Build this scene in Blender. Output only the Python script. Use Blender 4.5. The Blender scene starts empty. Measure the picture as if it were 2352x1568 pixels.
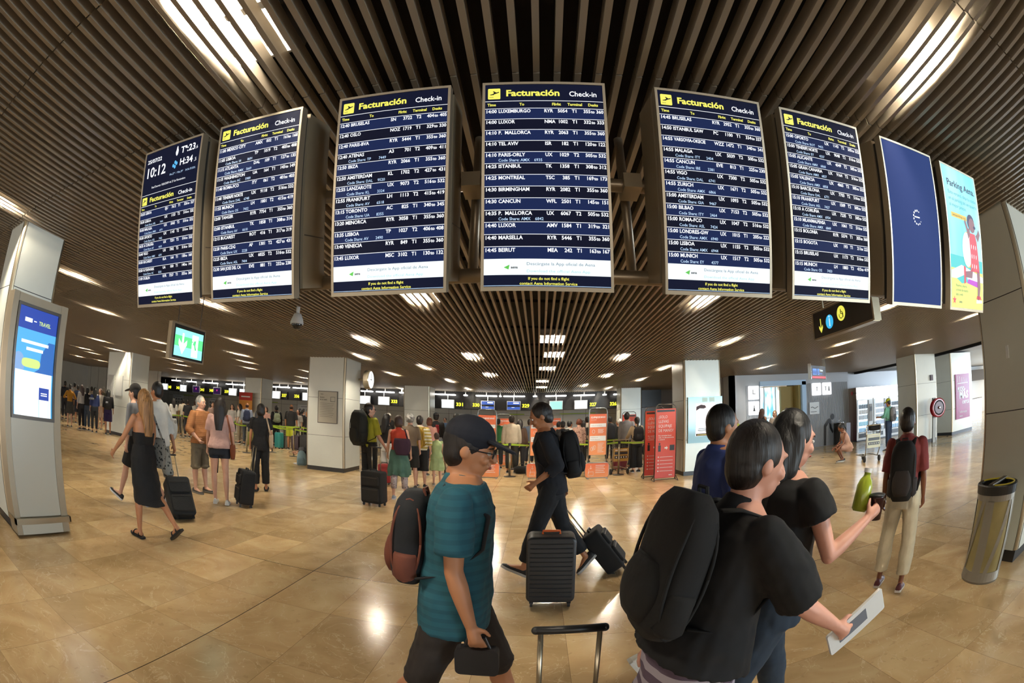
import bpy, math, random, numpy as np
from mathutils import Vector, Matrix
from math import sin, cos, pi, radians as R
random.seed(7)
SC = bpy.context.scene
COL = SC.collection
# ---------------------------------------------------------------- camera (full-frame fisheye)
CAMH = 1.6
cam = bpy.data.cameras.new('camera'); camo = bpy.data.objects.new('camera', cam); COL.objects.link(camo)
SC.camera = camo
cam.type = 'PANO'; cam.sensor_width = 36; cam.sensor_height = 24; cam.sensor_fit = 'HORIZONTAL'
cam.panorama_type = 'FISHEYE_LENS_POLYNOMIAL'; cam.fisheye_fov = R(190)
KP = [0.8437783, 0.3829435, -0.5102391, 0.2612837]; PITCH, YAW, ROLL = 0.1669864, 0.0535906, -0.0094852
q = 2352/36/1000.0
cam.fisheye_polynomial_k0 = 0.0
cam.fisheye_polynomial_k1 = -KP[0]*q; cam.fisheye_polynomial_k2 = -KP[1]*q**2
cam.fisheye_polynomial_k3 = -KP[2]*q**3; cam.fisheye_polynomial_k4 = -KP[3]*q**4
cam.clip_start = 0.02; cam.clip_end = 200
def cam_dirs():
    c, s = cos(ROLL), sin(ROLL); M = np.array([[c,0,-s],[0,1,0],[s,0,c]])
    c, s = cos(PITCH), sin(PITCH); M = M@np.array([[1,0,0],[0,c,s],[0,-s,c]])
    c, s = cos(YAW), sin(YAW); M = M@np.array([[c,s,0],[-s,c,0],[0,0,1]])
    return M            # rows: image right, forward, up
CM = cam_dirs()
camo.matrix_world = Matrix(((CM[0][0], CM[2][0], -CM[1][0], 0), (CM[0][1], CM[2][1], -CM[1][1], 0), (CM[0][2], CM[2][2], -CM[1][2], CAMH), (0,0,0,1)))
def ray(px, py):
    x, y = px-1176, -(py-784); r = math.hypot(x, y)+1e-9; t = r/1000
    th = t*(KP[0]+t*(KP[1]+t*(KP[2]+t*KP[3])))
    return np.array([sin(th)*x/r, cos(th), sin(th)*y/r])@CM
def on_floor(px, py):
    d = ray(px, py); s = -CAMH/d[2]; return (d[0]*s, d[1]*s)
def at_y(px, py, y):
    d = ray(px, py); s = y/d[1]; return (d[0]*s, CAMH+d[2]*s)
def at_z(px, py, z):
    d = ray(px, py); s = (z-CAMH)/d[2]; return (d[0]*s, d[1]*s)
# ---------------------------------------------------------------- world, exposure
W = bpy.data.worlds.new('hall_ambient'); SC.world = W; W.use_nodes = True
bg = W.node_tree.nodes['Background']; bg.inputs[0].default_value = (1.0, 0.90, 0.78, 1); bg.inputs[1].default_value = 2.9
SC.view_settings.view_transform = 'Standard'; SC.view_settings.look = 'None'; SC.view_settings.gamma = 1
SC.view_settings.exposure = 0.0
try: SC.view_settings.use_curve_mapping = False
except Exception: pass
SC.cycles.max_bounces = 6; SC.cycles.diffuse_bounces = 3; SC.cycles.glossy_bounces = 3
SC.cycles.sample_clamp_indirect = 4; SC.cycles.use_light_tree = True
def area(name, loc, rot, sx, sy, power, col):
    l = bpy.data.lights.new(name, 'AREA'); l.shape = 'RECTANGLE'; l.size = sx; l.size_y = sy; l.energy = power; l.color = col
    o = bpy.data.objects.new(name, l); COL.objects.link(o); o.location = loc; o.rotation_euler = rot
    return o
# daylight entering through the entrance doors behind the camera on the right, and through the glazing far to the right
area('daylight_entrance', (14.0,-10.0,2.0), (R(90),0,R(10)), 9, 2.6, 1700, (0.66,0.86,1.0))
area('daylight_glazing', (30.0,9.0,2.2), (R(90),0,R(75)), 10, 3.0, 2400, (0.62,0.80,1.0))
CZ = 3.128        # underside of the slats
LAMPS = [(490,50,1),(2110,130,1),(965,690,1),(1600,695,1),(480,700,1),(235,715,1),(172,634,1),(0,463,1),(2230,725,1),(2030,705,1),
 (855,788,0),(1650,790,0),(560,787,0),(1265,788,0),(1925,790,0),(2105,788,0),(362,785,0),(228,781,0),(837,823,0),(1090,825,0),(1262,822,0),(1416,826,0),
 (1707,823,0),(1915,817,0),(390,811,0),(555,815,0),(268,803,0),(192,800,0),(978,847,0),(1515,848,0),(1745,845,0),(570,832,0),(905,861,0),(1040,877,0),(1125,865,0),
 (1253,852,0),(1380,866,0),(1460,874,0),(1244,880,0),(1243,893,0),(1078,895,0),(1333,888,0),(925,893,0),(1390,893,0),(715,855,0),(700,868,0),(690,878,0),
 (405,827,0),(418,838,0),(295,822,0),(215,811,0),(180,818,0),(300,838,0),(410,850,0),(455,858,0),(575,846,0),(232,828,0)]
LAMPXY = [at_z(a, b, CZ)+(n,) for a, b, n in LAMPS]
# ---------------------------------------------------------------- helpers
class MB:
    def __init__(s): s.v = []; s.f = []; s.m = []
    def add(s, vs, fs, mi=0):
        n = len(s.v); s.v += [tuple(map(float, p)) for p in vs]; s.f += [tuple(i+n for i in f) for f in fs]; s.m += [mi]*len(fs); return s
    def box(s, x0, x1, y0, y1, z0, z1, mi=0):
        vs = [(x,y,z) for z in (z0,z1) for y in (y0,y1) for x in (x0,x1)]
        return s.add(vs, [(0,2,3,1),(4,5,7,6),(0,1,5,4),(2,6,7,3),(0,4,6,2),(1,3,7,5)], mi)
    def rbox(s, x0, x1, y0, y1, z0, z1, r=.02, mi=0, seg=4, axis='y'):
        # box with its four edges along `axis` rounded
        if axis == 'y': a0,a1,b0,b1 = x0,x1,z0,z1
        elif axis == 'z': a0,a1,b0,b1 = x0,x1,y0,y1
        else: a0,a1,b0,b1 = y0,y1,z0,z1
        pts = []
        for cx, cy, st in ((a1-r,b1-r,0),(a0+r,b1-r,90),(a0+r,b0+r,180),(a1-r,b0+r,270)):
            for k in range(seg+1):
                a = R(st+90*k/seg); pts.append((cx+r*cos(a), cy+r*sin(a)))
        if axis == 'y': A = [(p[0],y0,p[1]) for p in pts]; B = [(p[0],y1,p[1]) for p in pts]
        elif axis == 'z': A = [(p[0],p[1],z1) for p in pts]; B = [(p[0],p[1],z0) for p in pts]
        else: A = [(x1,p[0],p[1]) for p in pts]; B = [(x0,p[0],p[1]) for p in pts]
        n = len(pts)
        return s.add(A+B, [tuple(range(n)), tuple(range(2*n-1, n-1, -1))]+[(i, n+i, n+(i+1)%n, (i+1)%n) for i in range(n)], mi)
    def rings(s, rings, mi=0, cap=True):
        n = len(rings[0]); vs = [p for r in rings for p in r]; fs = []
        for k in range(len(rings)-1):
            for i in range(n):
                j = (i+1) % n; fs.append((k*n+i, k*n+j, (k+1)*n+j, (k+1)*n+i))
        if cap: fs.append(tuple(range(n-1,-1,-1))); fs.append(tuple(range((len(rings)-1)*n, len(rings)*n)))
        return s.add(vs, fs, mi)
    def tube(s, pts, rad, n=10, mi=0, ends=False):
        pts = [np.array(p, float) for p in pts]
        if not hasattr(rad, '__len__'): rad = [rad]*len(pts)
        rs = []; ref = None
        for i, p in enumerate(pts):
            d = (pts[min(i+1,len(pts)-1)]-pts[max(i-1,0)]); d /= (np.linalg.norm(d)+1e-12)
            if ref is None: ref = np.array([1.,0,0]) if abs(d[0]) < .8 else np.array([0,1.,0])
            u = ref-d*(ref@d); u /= np.linalg.norm(u); w = np.cross(d, u); ref = u
            rr = rad[i]; ru, rv = rr if hasattr(rr,'__len__') else (rr, rr)
            rs.append([p+u*ru*cos(2*pi*k/n)+w*rv*sin(2*pi*k/n) for k in range(n)])
        s.rings(rs, mi)
        if ends:
            for i in (0, -1):
                rr = rad[i]; rr = rr[0] if hasattr(rr,'__len__') else rr
                s.ball(pts[i], (rr,)*3, mi=mi)
        return s
    def ball(s, c, r, n=12, m=8, mi=0, M=None):
        if not hasattr(r,'__len__'): r = (r,r,r)
        vs = [(0,0,-r[2])]
        for j in range(1, m):
            a = -pi/2+pi*j/m
            vs += [(r[0]*cos(a)*cos(2*pi*k/n), r[1]*cos(a)*sin(2*pi*k/n), r[2]*sin(a)) for k in range(n)]
        vs.append((0,0,r[2])); fs = [(0, 1+(k+1)%n, 1+k) for k in range(n)]
        for j in range(m-2):
            for k in range(n): fs.append((1+j*n+k, 1+j*n+(k+1)%n, 1+(j+1)*n+(k+1)%n, 1+(j+1)*n+k))
        L = 1+(m-1)*n; fs += [(L, L-n+k, L-n+(k+1)%n) for k in range(n)]
        V = np.array(vs)
        if M is not None: V = V@np.array(M).T
        return s.add(V+np.array(c, float), fs, mi)
    def ell(s, z, c, rx, ry, n=24, p=2.0):
        return [(c[0]+rx*math.copysign(abs(cos(a))**(2/p), cos(a)), c[1]+ry*math.copysign(abs(sin(a))**(2/p), sin(a)), z) for a in [2*pi*k/n for k in range(n)]]
    def lathe(s, prof, n=24, mi=0, c=(0,0), p=2.0, sy=1.0):
        return s.rings([s.ell(z, c, r, r*sy, n, p) for z, r in prof], mi)
    def poly(s, pts, mi=0): return s.add(pts, [tuple(range(len(pts)))], mi)
    def xform(s, M, start=0):
        M = np.array(M)
        for i in range(start, len(s.v)):
            p = M[:3,:3]@np.array(s.v[i])+M[:3,3]; s.v[i] = tuple(p)
        return s
    def build(s, name, mats, parent=None, smooth=False, loc=None):
        me = bpy.data.meshes.new(name); me.from_pydata(s.v, [], s.f)
        if not isinstance(mats, (list, tuple)): mats = [mats]
        for m in mats: me.materials.append(m)
        if len(mats) > 1: me.polygons.foreach_set('material_index', s.m)
        if smooth: me.shade_smooth()
        me.update()
        o = bpy.data.objects.new(name, me); COL.objects.link(o)
        if parent is not None: o.parent = parent
        if loc is not None: o.location = loc
        return o
def tag(o, label=None, cat=None, group=None, kind=None):
    if label: o['label'] = label
    if cat: o['category'] = cat
    if group: o['group'] = group
    if kind: o['kind'] = kind
    return o
def empty(name, loc=(0,0,0), rz=0, label=None, cat=None, group=None):
    o = bpy.data.objects.new(name, None); o.empty_display_size = .1; COL.objects.link(o)
    o.location = loc; o.rotation_euler = (0,0,rz); return tag(o, label, cat, group)
def struct(name, mb, m, smooth=False): return tag(mb.build(name, m, smooth=smooth), kind='structure')
def copy_tree(o, parent=None):
    c = o.copy(); COL.objects.link(c); c.parent = parent
    for ch in list(KIDS.get(o.name, [])) or [k for k in SC.objects if k.parent == o]: copy_tree(ch, c)
    return c
KIDS = {}
MATS = {}
def mat(name, col=(.5,.5,.5), rough=.6, metal=0, emit=0, ecol=None, spec=None, alpha=None, var=0, vscale=20, bump=0, coat=0, trans=0):
    if name in MATS: return MATS[name]
    m = bpy.data.materials.new(name); MATS[name] = m; m.use_nodes = True; nt = m.node_tree; b = nt.nodes['Principled BSDF']
    b.inputs['Base Color'].default_value = (*col, 1); b.inputs['Roughness'].default_value = rough; b.inputs['Metallic'].default_value = metal
    if spec is not None: b.inputs['Specular IOR Level'].default_value = spec
    if coat: b.inputs['Coat Weight'].default_value = coat; b.inputs['Coat Roughness'].default_value = .1
    if trans: b.inputs['Transmission Weight'].default_value = trans
    if alpha is not None: b.inputs['Alpha'].default_value = alpha
    if emit:
        b.inputs['Emission Color'].default_value = (*(ecol or col), 1); b.inputs['Emission Strength'].default_value = emit
    if var or bump:
        tc = nt.nodes.new('ShaderNodeTexCoord'); n = nt.nodes.new('ShaderNodeTexNoise'); n.inputs['Scale'].default_value = vscale; n.inputs['Detail'].default_value = 4
        nt.links.new(tc.outputs['Object'], n.inputs['Vector'])
        if var:
            mx = nt.nodes.new('ShaderNodeMix'); mx.data_type = 'RGBA'; mx.blend_type = 'MULTIPLY'; mx.inputs[0].default_value = 1
            mr = nt.nodes.new('ShaderNodeMapRange'); mr.inputs[1].default_value = .3; mr.inputs[2].default_value = .7; mr.inputs[3].default_value = 1-var; mr.inputs[4].default_value = 1+var
            nt.links.new(n.outputs[0], mr.inputs[0]); mx.inputs[6].default_value = (*col, 1); nt.links.new(mr.outputs[0], mx.inputs[7]); nt.links.new(mx.outputs[2], b.inputs['Base Color'])
        if bump:
            bp = nt.nodes.new('ShaderNodeBump'); bp.inputs['Strength'].default_value = bump; bp.inputs['Distance'].default_value = .01
            nt.links.new(n.outputs[0], bp.inputs['Height']); nt.links.new(bp.outputs[0], b.inputs['Normal'])
    return m
def hexc(h):
    h = h.lstrip('#'); c = [int(h[i:i+2], 16)/255 for i in (0,2,4)]
    return tuple((x/12.92 if x <= .04045 else ((x+.055)/1.055)**2.4) for x in c)
_tc = {}
def glyphs(txt, bold=0.0):
    k = (txt, bold)
    if k in _tc: return _tc[k]
    cu = bpy.data.curves.new('t', 'FONT'); cu.body = txt; cu.size = 1; cu.resolution_u = 2; cu.offset = bold; cu.fill_mode = 'FRONT'
    o = bpy.data.objects.new('t', cu); me = o.to_mesh()
    vs = [tuple(v.co) for v in me.vertices]; fs = [tuple(p.vertices) for p in me.polygons]
    w = max([v[0] for v in vs]) if vs else 0
    o.to_mesh_clear(); bpy.data.objects.remove(o); bpy.data.curves.remove(cu)
    _tc[k] = (vs, fs, w); return _tc[k]
def text(mb, txt, x, z, size, y=0, width=None, align='l', bold=.0, mi=0, sx=1.0):
    # writes in the local x/z plane facing -y; z is the baseline
    vs, fs, w = glyphs(txt, bold)
    k = size*sx
    if width: k = width/max(w, 1e-6)
    off = {'l':0, 'c':-w*k/2, 'r':-w*k}[align]
    mb.add([(x+off+v[0]*k, y, z+v[1]*size) for v in vs], fs, mi)
# ---------------------------------------------------------------- materials with structure
def floor_material():
    m = bpy.data.materials.new('polished_marble_tiles'); m.use_nodes = True; nt = m.node_tree; N = nt.nodes; L = nt.links; b = N['Principled BSDF']
    tc = N.new('ShaderNodeTexCoord'); sp = N.new('ShaderNodeSeparateXYZ'); L.new(tc.outputs['Object'], sp.inputs[0])
    def math_(op, a, b_=None, c=None):
        n = N.new('ShaderNodeMath'); n.operation = op
        for i, v in enumerate((a, b_, c)):
            if v is None: continue
            if isinstance(v, (int, float)): n.inputs[i].default_value = v
            else: L.new(v, n.inputs[i])
        return n.outputs[0]
    sx, sy, ox, oy = .5934, .9076, -2.7325, 2.2064
    u = math_('DIVIDE', math_('SUBTRACT', sp.outputs[0], ox), sx); v = math_('DIVIDE', math_('SUBTRACT', sp.outputs[1], oy), sy)
    fu = math_('FLOOR', u); fv = math_('FLOOR', v)
    cu = math_('MULTIPLY', math_('MINIMUM', math_('FRACT', u), math_('SUBTRACT', 1, math_('FRACT', u))), sx)
    cv = math_('MULTIPLY', math_('MINIMUM', math_('FRACT', v), math_('SUBTRACT', 1, math_('FRACT', v))), sy)
    d = math_('MINIMUM', cu, cv)
    joint = math_('LESS_THAN', d, .0016)
    # wide expansion joints every few tiles
    eu = math_('ABSOLUTE', math_('SUBTRACT', sp.outputs[0], ox+sx)); ev = math_('ABSOLUTE', math_('SUBTRACT', sp.outputs[1], oy+2*sy))
    pu = math_('PINGPONG', math_('SUBTRACT', sp.outputs[0], ox+sx), sx*6); pv = math_('PINGPONG', math_('SUBTRACT', sp.outputs[1], oy+2*sy), sy*4)
    wide = math_('LESS_THAN', math_('MINIMUM', pu, pv), .0042)
    cb = N.new('ShaderNodeCombineXYZ'); L.new(fu, cb.inputs[0]); L.new(fv, cb.inputs[1])
    wn = N.new('ShaderNodeTexWhiteNoise'); wn.noise_dimensions = '3D'; L.new(cb.outputs[0], wn.inputs['Vector'])
    # per-tile offset so that veins break at the joints
    va = N.new('ShaderNodeVectorMath'); va.operation = 'MULTIPLY_ADD'; L.new(wn.outputs['Color'], va.inputs[0]); va.inputs[1].default_value = (40,40,40); L.new(tc.outputs['Object'], va.inputs[2])
    n1 = N.new('ShaderNodeTexNoise'); n1.inputs['Scale'].default_value = 1.6; n1.inputs['Detail'].default_value = 6; n1.inputs['Distortion'].default_value = 1.2; L.new(va.outputs[0], n1.inputs['Vector'])
    n2 = N.new('ShaderNodeTexNoise'); n2.inputs['Scale'].default_value = 14; n2.inputs['Detail'].default_value = 6; n2.inputs['Distortion'].default_value = .8; L.new(va.outputs[0], n2.inputs['Vector'])
    n3 = N.new('ShaderNodeTexNoise'); n3.inputs['Scale'].default_value = 2.2; n3.inputs['Detail'].default_value = 5; n3.inputs['Distortion'].default_value = 2.5; L.new(va.outputs[0], n3.inputs['Vector'])
    r1 = N.new('ShaderNodeValToRGB'); e = r1.color_ramp.elements
    e[0].position = .25; e[0].color = (*hexc('#b99a6b'), 1); e[1].position = .75; e[1].color = (*hexc('#dfc596'), 1)
    ne = r1.color_ramp.elements.new(.5); ne.color = (*hexc('#d0b081'), 1); L.new(n1.outputs[0], r1.inputs[0])
    spk = math_('GREATER_THAN', n2.outputs[0], .66)
    vein = math_('LESS_THAN', math_('ABSOLUTE', math_('SUBTRACT', n3.outputs[0], .5)), .006)
    val = N.new('ShaderNodeMapRange'); L.new(wn.outputs['Value'], val.inputs[0]); val.inputs[3].default_value = .80; val.inputs[4].default_value = 1.12
    def mixc(f, a, bcol, bt='MIX'):
        x = N.new('ShaderNodeMix'); x.data_type = 'RGBA'; x.blend_type = bt
        if isinstance(f, (int,float)): x.inputs[0].default_value = f
        else: L.new(f, x.inputs[0])
        if isinstance(a, tuple): x.inputs[6].default_value = (*a, 1)
        else: L.new(a, x.inputs[6])
        if isinstance(bcol, tuple): x.inputs[7].default_value = (*bcol, 1)
        else: L.new(bcol, x.inputs[7])
        return x.outputs[2]
    c = mixc(1.0, r1.outputs[0], val.outputs[0], 'MULTIPLY')
    c = mixc(math_('MULTIPLY', spk, .22), c, hexc('#8d6f47')); c = mixc(math_('MULTIPLY', vein, .4), c, hexc('#e6d3b0'))
    c = mixc(math_('MULTIPLY', joint, .6), c, hexc('#5a452c')); c = mixc(math_('MULTIPLY', wide, .85), c, hexc('#2c2118'))
    L.new(c, b.inputs['Base Color'])
    rr = N.new('ShaderNodeMapRange'); L.new(n1.outputs[0], rr.inputs[0]); rr.inputs[3].default_value = .13; rr.inputs[4].default_value = .24
    L.new(rr.outputs[0], b.inputs['Roughness']); b.inputs['Specular IOR Level'].default_value = .55
    b.inputs['IOR'].default_value = 1.55
    return m
M_floor = floor_material()
M_slat = mat('painted_slats', hexc('#a39786'), .4, .2)
M_void = mat('dark_plenum', (.006,.0055,.005), .9)
M_panel = mat('enamel_panel', hexc('#dadbd0'), .32, .15, var=.02, vscale=3)
M_seam = mat('panel_seam', (.03,.03,.028), .7)
M_steel = mat('brushed_steel', hexc('#b4a890'), .28, .85)
M_darksteel = mat('dark_steel', hexc('#5b5650'), .35, .8)
M_white = mat('white_plastic', (.8,.8,.78), .4)
M_black = mat('black_plastic', (.012,.012,.013), .4)
M_rubber = mat('black_rubber', (.015,.015,.015), .7)
M_beige = mat('beige_metal', hexc('#a89a82'), .42, .5, var=.04, vscale=4)
M_bulb = mat('lamp_tube', (1,.95,.85), .5, emit=1050, ecol=(1,.90,.72))
M_chrome = mat('chrome', (.8,.8,.8), .12, 1)
# ---------------------------------------------------------------- setting
f = MB(); f.add([(-46,-16,0),(34,-16,0),(34,32,0),(-46,32,0)], [(0,1,2,3)]); struct('floor', f, M_floor)
# ceiling of linear baffles with dark joints; one structure object
cl = MB(); SY = [.414-1.225*k for k in range(13,0,-1)]+[.414+1.225*k for k in range(0,24)]
def ceil_ymax(x): return 24.6
def ceil_ok(x, y):
    for cx0, cx1, cy0, cy1 in COLS:
        if cx0-.03 < x < cx1+.03 and y > cy0-1.0 and y < cy1+.2: pass
    return True
COLS = []
xs = [0.0127+.0966*k for k in range(-420, 152)]
for x in xs:
    near = -9 < x < 9
    if near:
        for k in range(len(SY)-1):
            y0, y1 = SY[k], min(SY[k+1]-.012, 24.3)
            if y1 <= y0 or y0 > 24: continue
            cl.box(x-.015, x+.015, y0, y1, CZ, CZ+.07)
    else:
        cl.box(x-.015, x+.015, -14 if abs(x) < 16 else 0, 24.3, CZ, CZ+.07)
# short couplers that join the baffles end to end
for k, y in enumerate(SY):
    if y > 15: continue
    for x in xs:
        if -9 < x < 9: cl.box(x-.009, x+.009, y-.03, y+.02, CZ+.02, CZ+.062)
struct('ceiling', cl, M_slat)
pl = MB(); pl.add([(-46,-16,CZ+.42),(15,-16,CZ+.42),(15,32,CZ+.42),(-46,32,CZ+.42)], [(3,2,1,0)])
for k in range(0, 20): pl.box(-40, 15, -10+1.83*k, -9.95+1.83*k, CZ+.10, CZ+.14)
struct('ceiling_plenum', pl, M_void)
# lamps above the slats
def lamp_proto(near):
    t = empty('ceiling_downlight', (0,0,0), 0)
    b = MB()
    b.box(-.24,.24,-.42,.42,.16,.18); b.box(-.24,-.225,-.42,.42,.075,.16); b.box(.225,.24,-.42,.42,.075,.16)
    b.box(-.24,.24,-.42,-.405,.075,.16); b.box(-.24,.24,.405,.42,.075,.16)
    h = b.build('reflector_housing', M_chrome_d, t)
    for sx in (-.06,.06):
        c = MB(); c.tube([(sx,-.16+.1*(sx>0),.125),(sx,.10+.1*(sx>0),.125)], .026, 10, ends=True); c.build('lamp_tube', M_bulb, t, smooth=True)
    return t
M_chrome_d = mat('reflector_aluminium', (.75,.73,.7), .35, .7)
# ---------------------------------------------------------------- lamps
protoL = {}
for i, (x, y, near) in enumerate(LAMPXY):
    if not protoL:
        o = lamp_proto(True); protoL['p'] = o; KIDS[o.name] = list(o.children) or [k for k in SC.objects if k.parent == o]
    else: o = copy_tree(protoL['p'])
    o.location = (round((x-.0127)/.0966)*.0966+.0127+.048, y, CZ)
    tag(o, 'recessed tube downlight glowing above the ceiling slats', 'ceiling light', 'downlights above the slatted ceiling')
# ---------------------------------------------------------------- walls and check-in hall
M_wall = mat('wall_panels', hexc('#c3c0b6'), .4, var=.03, vscale=1.5)
M_fascia = mat('black_fascia', (.008,.008,.009), .35)
M_desk = mat('desk_laminate', hexc('#d8d5c8'), .35)
M_strip = mat('strip_light', (1,.98,.94), .5, emit=9, ecol=(1,.96,.9))
w = MB(); w.box(-46,8.3,25.6,25.8,0,CZ+.4)
struct('wall_back', w, M_wall)
w = MB()
for x in np.arange(-45, 8, 1.22): w.box(x, x+.012, 25.592, 25.6, 0, CZ)
w.box(-46,8.2,25.592,25.6,1.98,1.992); struct('trim_1', w, M_seam)
w = MB(); w.box(-30,6.6,24.3,25.4,2.24,CZ+.06); struct('trim_2', w, M_fascia)
# grey panelled wall running forward on the right, then the toilet block
M_wallr = mat('wall_grey_panels', hexc('#a9aaac'), .38, .2)
w = MB(); w.box(7.6,7.8,17.0,25.6,0,CZ); w.box(4.9,7.6,25.4,25.6,0,CZ); struct('wall_right_return', w, M_wallr)
w = MB()
for y in np.arange(17.2, 25.5, .62): w.box(7.588,7.6,y,y+.014,0,CZ)
struct('trim_3', w, M_seam)
def ribs(mb, x0, x1, y, z0, z1, pitch=.07):
    for x in np.arange(x0, x1, pitch): mb.box(x, x+pitch*.45, y-.018, y, z0, z1)
M_rib = mat('ribbed_grey_metal', hexc('#9c9ea2'), .35, .3)
w = MB(); w.box(7.6,8.25,17.0,17.2,0,CZ); w.box(8.25,8.95,17.0,17.2,0,CZ); w.box(8.95,11.3,17.0,17.2,2.75,CZ); w.box(11.3,13.9,17.0,17.2,0,CZ)
struct('wall_toilets', w, M_wallr)
w = MB(); ribs(w, 8.3, 8.95, 17.0, 0, 2.7); ribs(w, 11.35, 13.85, 17.0, 0, 2.7); struct('trim_4', w, M_rib)
M_glow = mat('pale_blue_trim', hexc('#b9d4ee'), .3)
w = MB(); w.box(11.1,11.32,16.94,17.1,0,2.8); w.box(8.95,11.32,16.94,17.1,2.66,2.86); struct('trim_5', w, M_glow)
M_ochre = mat('ochre_wall', hexc('#a08a4e'), .5)
w = MB(); w.box(10.35,11.1,17.6,17.75,0,2.66); w.box(11.0,11.1,17.1,17.75,0,2.66); struct('wall_ochre', w, M_ochre)
# backlit glazing in the toilet passage
def panemat(name, c1, c2, e, scale=2.0):
    m = bpy.data.materials.new(name); m.use_nodes = True; nt = m.node_tree; b = nt.nodes['Principled BSDF']
    tc = nt.nodes.new('ShaderNodeTexCoord'); n = nt.nodes.new('ShaderNodeTexNoise'); n.inputs['Scale'].default_value = scale
    mp = nt.nodes.new('ShaderNodeMapping'); mp.inputs['Scale'].default_value = (3,1,.8); nt.links.new(tc.outputs['Object'], mp.inputs[0]); nt.links.new(mp.outputs[0], n.inputs[0])
    r = nt.nodes.new('ShaderNodeValToRGB'); r.color_ramp.elements[0].position = .38; r.color_ramp.elements[0].color = (*c1,1); r.color_ramp.elements[1].position = .62; r.color_ramp.elements[1].color = (*c2,1)
    nt.links.new(n.outputs[0], r.inputs[0]); nt.links.new(r.outputs[0], b.inputs['Emission Color']); b.inputs['Emission Strength'].default_value = e; b.inputs['Base Color'].default_value = (.02,.02,.02,1)
    return m
w = MB(); w.box(8.95,10.35,17.9,17.95,.0,2.66); struct('window_1', w, panemat('backlit_glazing', hexc('#5fa3c4'), hexc('#eafcff'), 2.2))
w = MB()
for x in (9.0, 9.6, 10.2): w.box(x,x+.05,17.86,17.9,0,2.66)
w.box(8.95,10.35,17.86,17.9,1.35,1.39); struct('trim_6', w, M_white)
# far left wall
w = MB(); w.box(-30.2,-30,5,26,0,CZ+.3); w.box(-30,-21,19.2,19.4,0,CZ); struct('wall_left', w, M_wall)
w = MB()
for x in np.arange(-29.5,-21,1.2): w.box(x,x+.015,19.19,19.2,0,CZ)
struct('trim_7', w, M_seam)
# beyond the right edge of the slatted ceiling: plain white ceiling and a lit hall
w = MB(); w.box(15.0,34,-4,32,CZ+.12,CZ+.2); struct('ceiling_far', w, mat('white_plaster', (.55,.56,.57), .7))
w = MB(); w.box(14.82,15.0,-2,24.4,CZ-.08,CZ+.5); struct('trim_8', w, M_void)
w = MB(); w.box(15.2,34,20.2,20.4,0,CZ+.2); struct('wall_right', w, mat('pale_lit_wall', hexc('#d6dde0'), .5))
# ---------------------------------------------------------------- columns
def column(x0, x1, y0, y1, seams, label, base=.12, skin=None, trims=True):
    cx, cy = (x0+x1)/2, (y0+y1)/2
    o = empty('clad_column', (cx,cy,0), 0, label, 'column')
    X0, X1, Y0, Y1 = x0-cx, x1-cx, y0-cy, y1-cy
    b = MB(); b.box(X0+.03,X1-.03,Y0+.03,Y1-.03,0,base); b.build('plinth', M_black, o)
    b = MB(); t = .055
    b.box(X0+t,X1-t,Y0,Y1,base,CZ+.05); b.box(X0,X1,Y0+t,Y1-t,base,CZ+.05)
    body = b.build('cladding', skin or M_panel, o)
    s = MB()
    for z in seams: s.box(X0-.001,X1+.001,Y0+t,Y1-t,z,z+.008); s.box(X0+t,X1-t,Y0-.001,Y1+.001,z,z+.008)
    for sx in (X0+t, X1-t): s.box(sx-.003,sx+.003,Y0-.001,Y1+.001,base,CZ)
    for sy in (Y0+t, Y1-t): s.box(X0-.001,X1+.001,sy-.003,sy+.003,base,CZ)
    s.build('seams', M_seam, body)
    if trims:
        for ax, ay in ((X0,Y0),(X1,Y0),(X0,Y1),(X1,Y1)):
            c = MB(); sx = 1 if ax < 0 else -1; sy = 1 if ay < 0 else -1
            pts = [(ax+sx*.056, ay+sy*.001),(ax+sx*.03,ay+sy*.012),(ax+sx*.012,ay+sy*.03),(ax+sx*.001,ay+sy*.056),(ax+sx*.056,ay+sy*.056)]
            c.rings([[(p[0],p[1],base) for p in pts],[(p[0],p[1],CZ+.05) for p in pts]]); c.build('corner_trim', M_steel, o)
    return o
COL_L = column(-5.66,-5.02,1.72,2.50,[1.0,2.45], 'tall clad column at the left edge carrying the advertising kiosk')
COL_R = column(4.15,4.98,1.76,2.57,[1.36,2.36], 'tall grey clad column at the right edge behind the waste bin')
COL_B = column(-6.30,-5.08,11.68,12.92,[.98,2.02], 'pale green column left of centre with a framed notice and a clock')
COL_C = column(3.95,5.10,12.1,13.3,[.98,2.05], 'column right of centre with a lit portrait poster')
column(-6.15,-4.85,21.3,22.5,[2.0], 'distant column between desk numbers 333 and 331')
column(3.95,5.05,22.3,23.4,[2.1], 'distant column beside desk number 326')
column(-14.95,-13.78,20.3,21.5,[2.1], 'distant column between desk numbers 339 and 337')
column(-16.2,-14.4,11.5,12.6,[1.1,2.1], 'far left column with two paper notices behind the school group', skin=M_panel)
column(13.15,14.6,11.65,12.8,[1.0,2.1], 'column far right with the red hose reel')
column(16.2,18.2,11.95,13.0,[1.0,2.1], 'column far right with the magenta poster')
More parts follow.
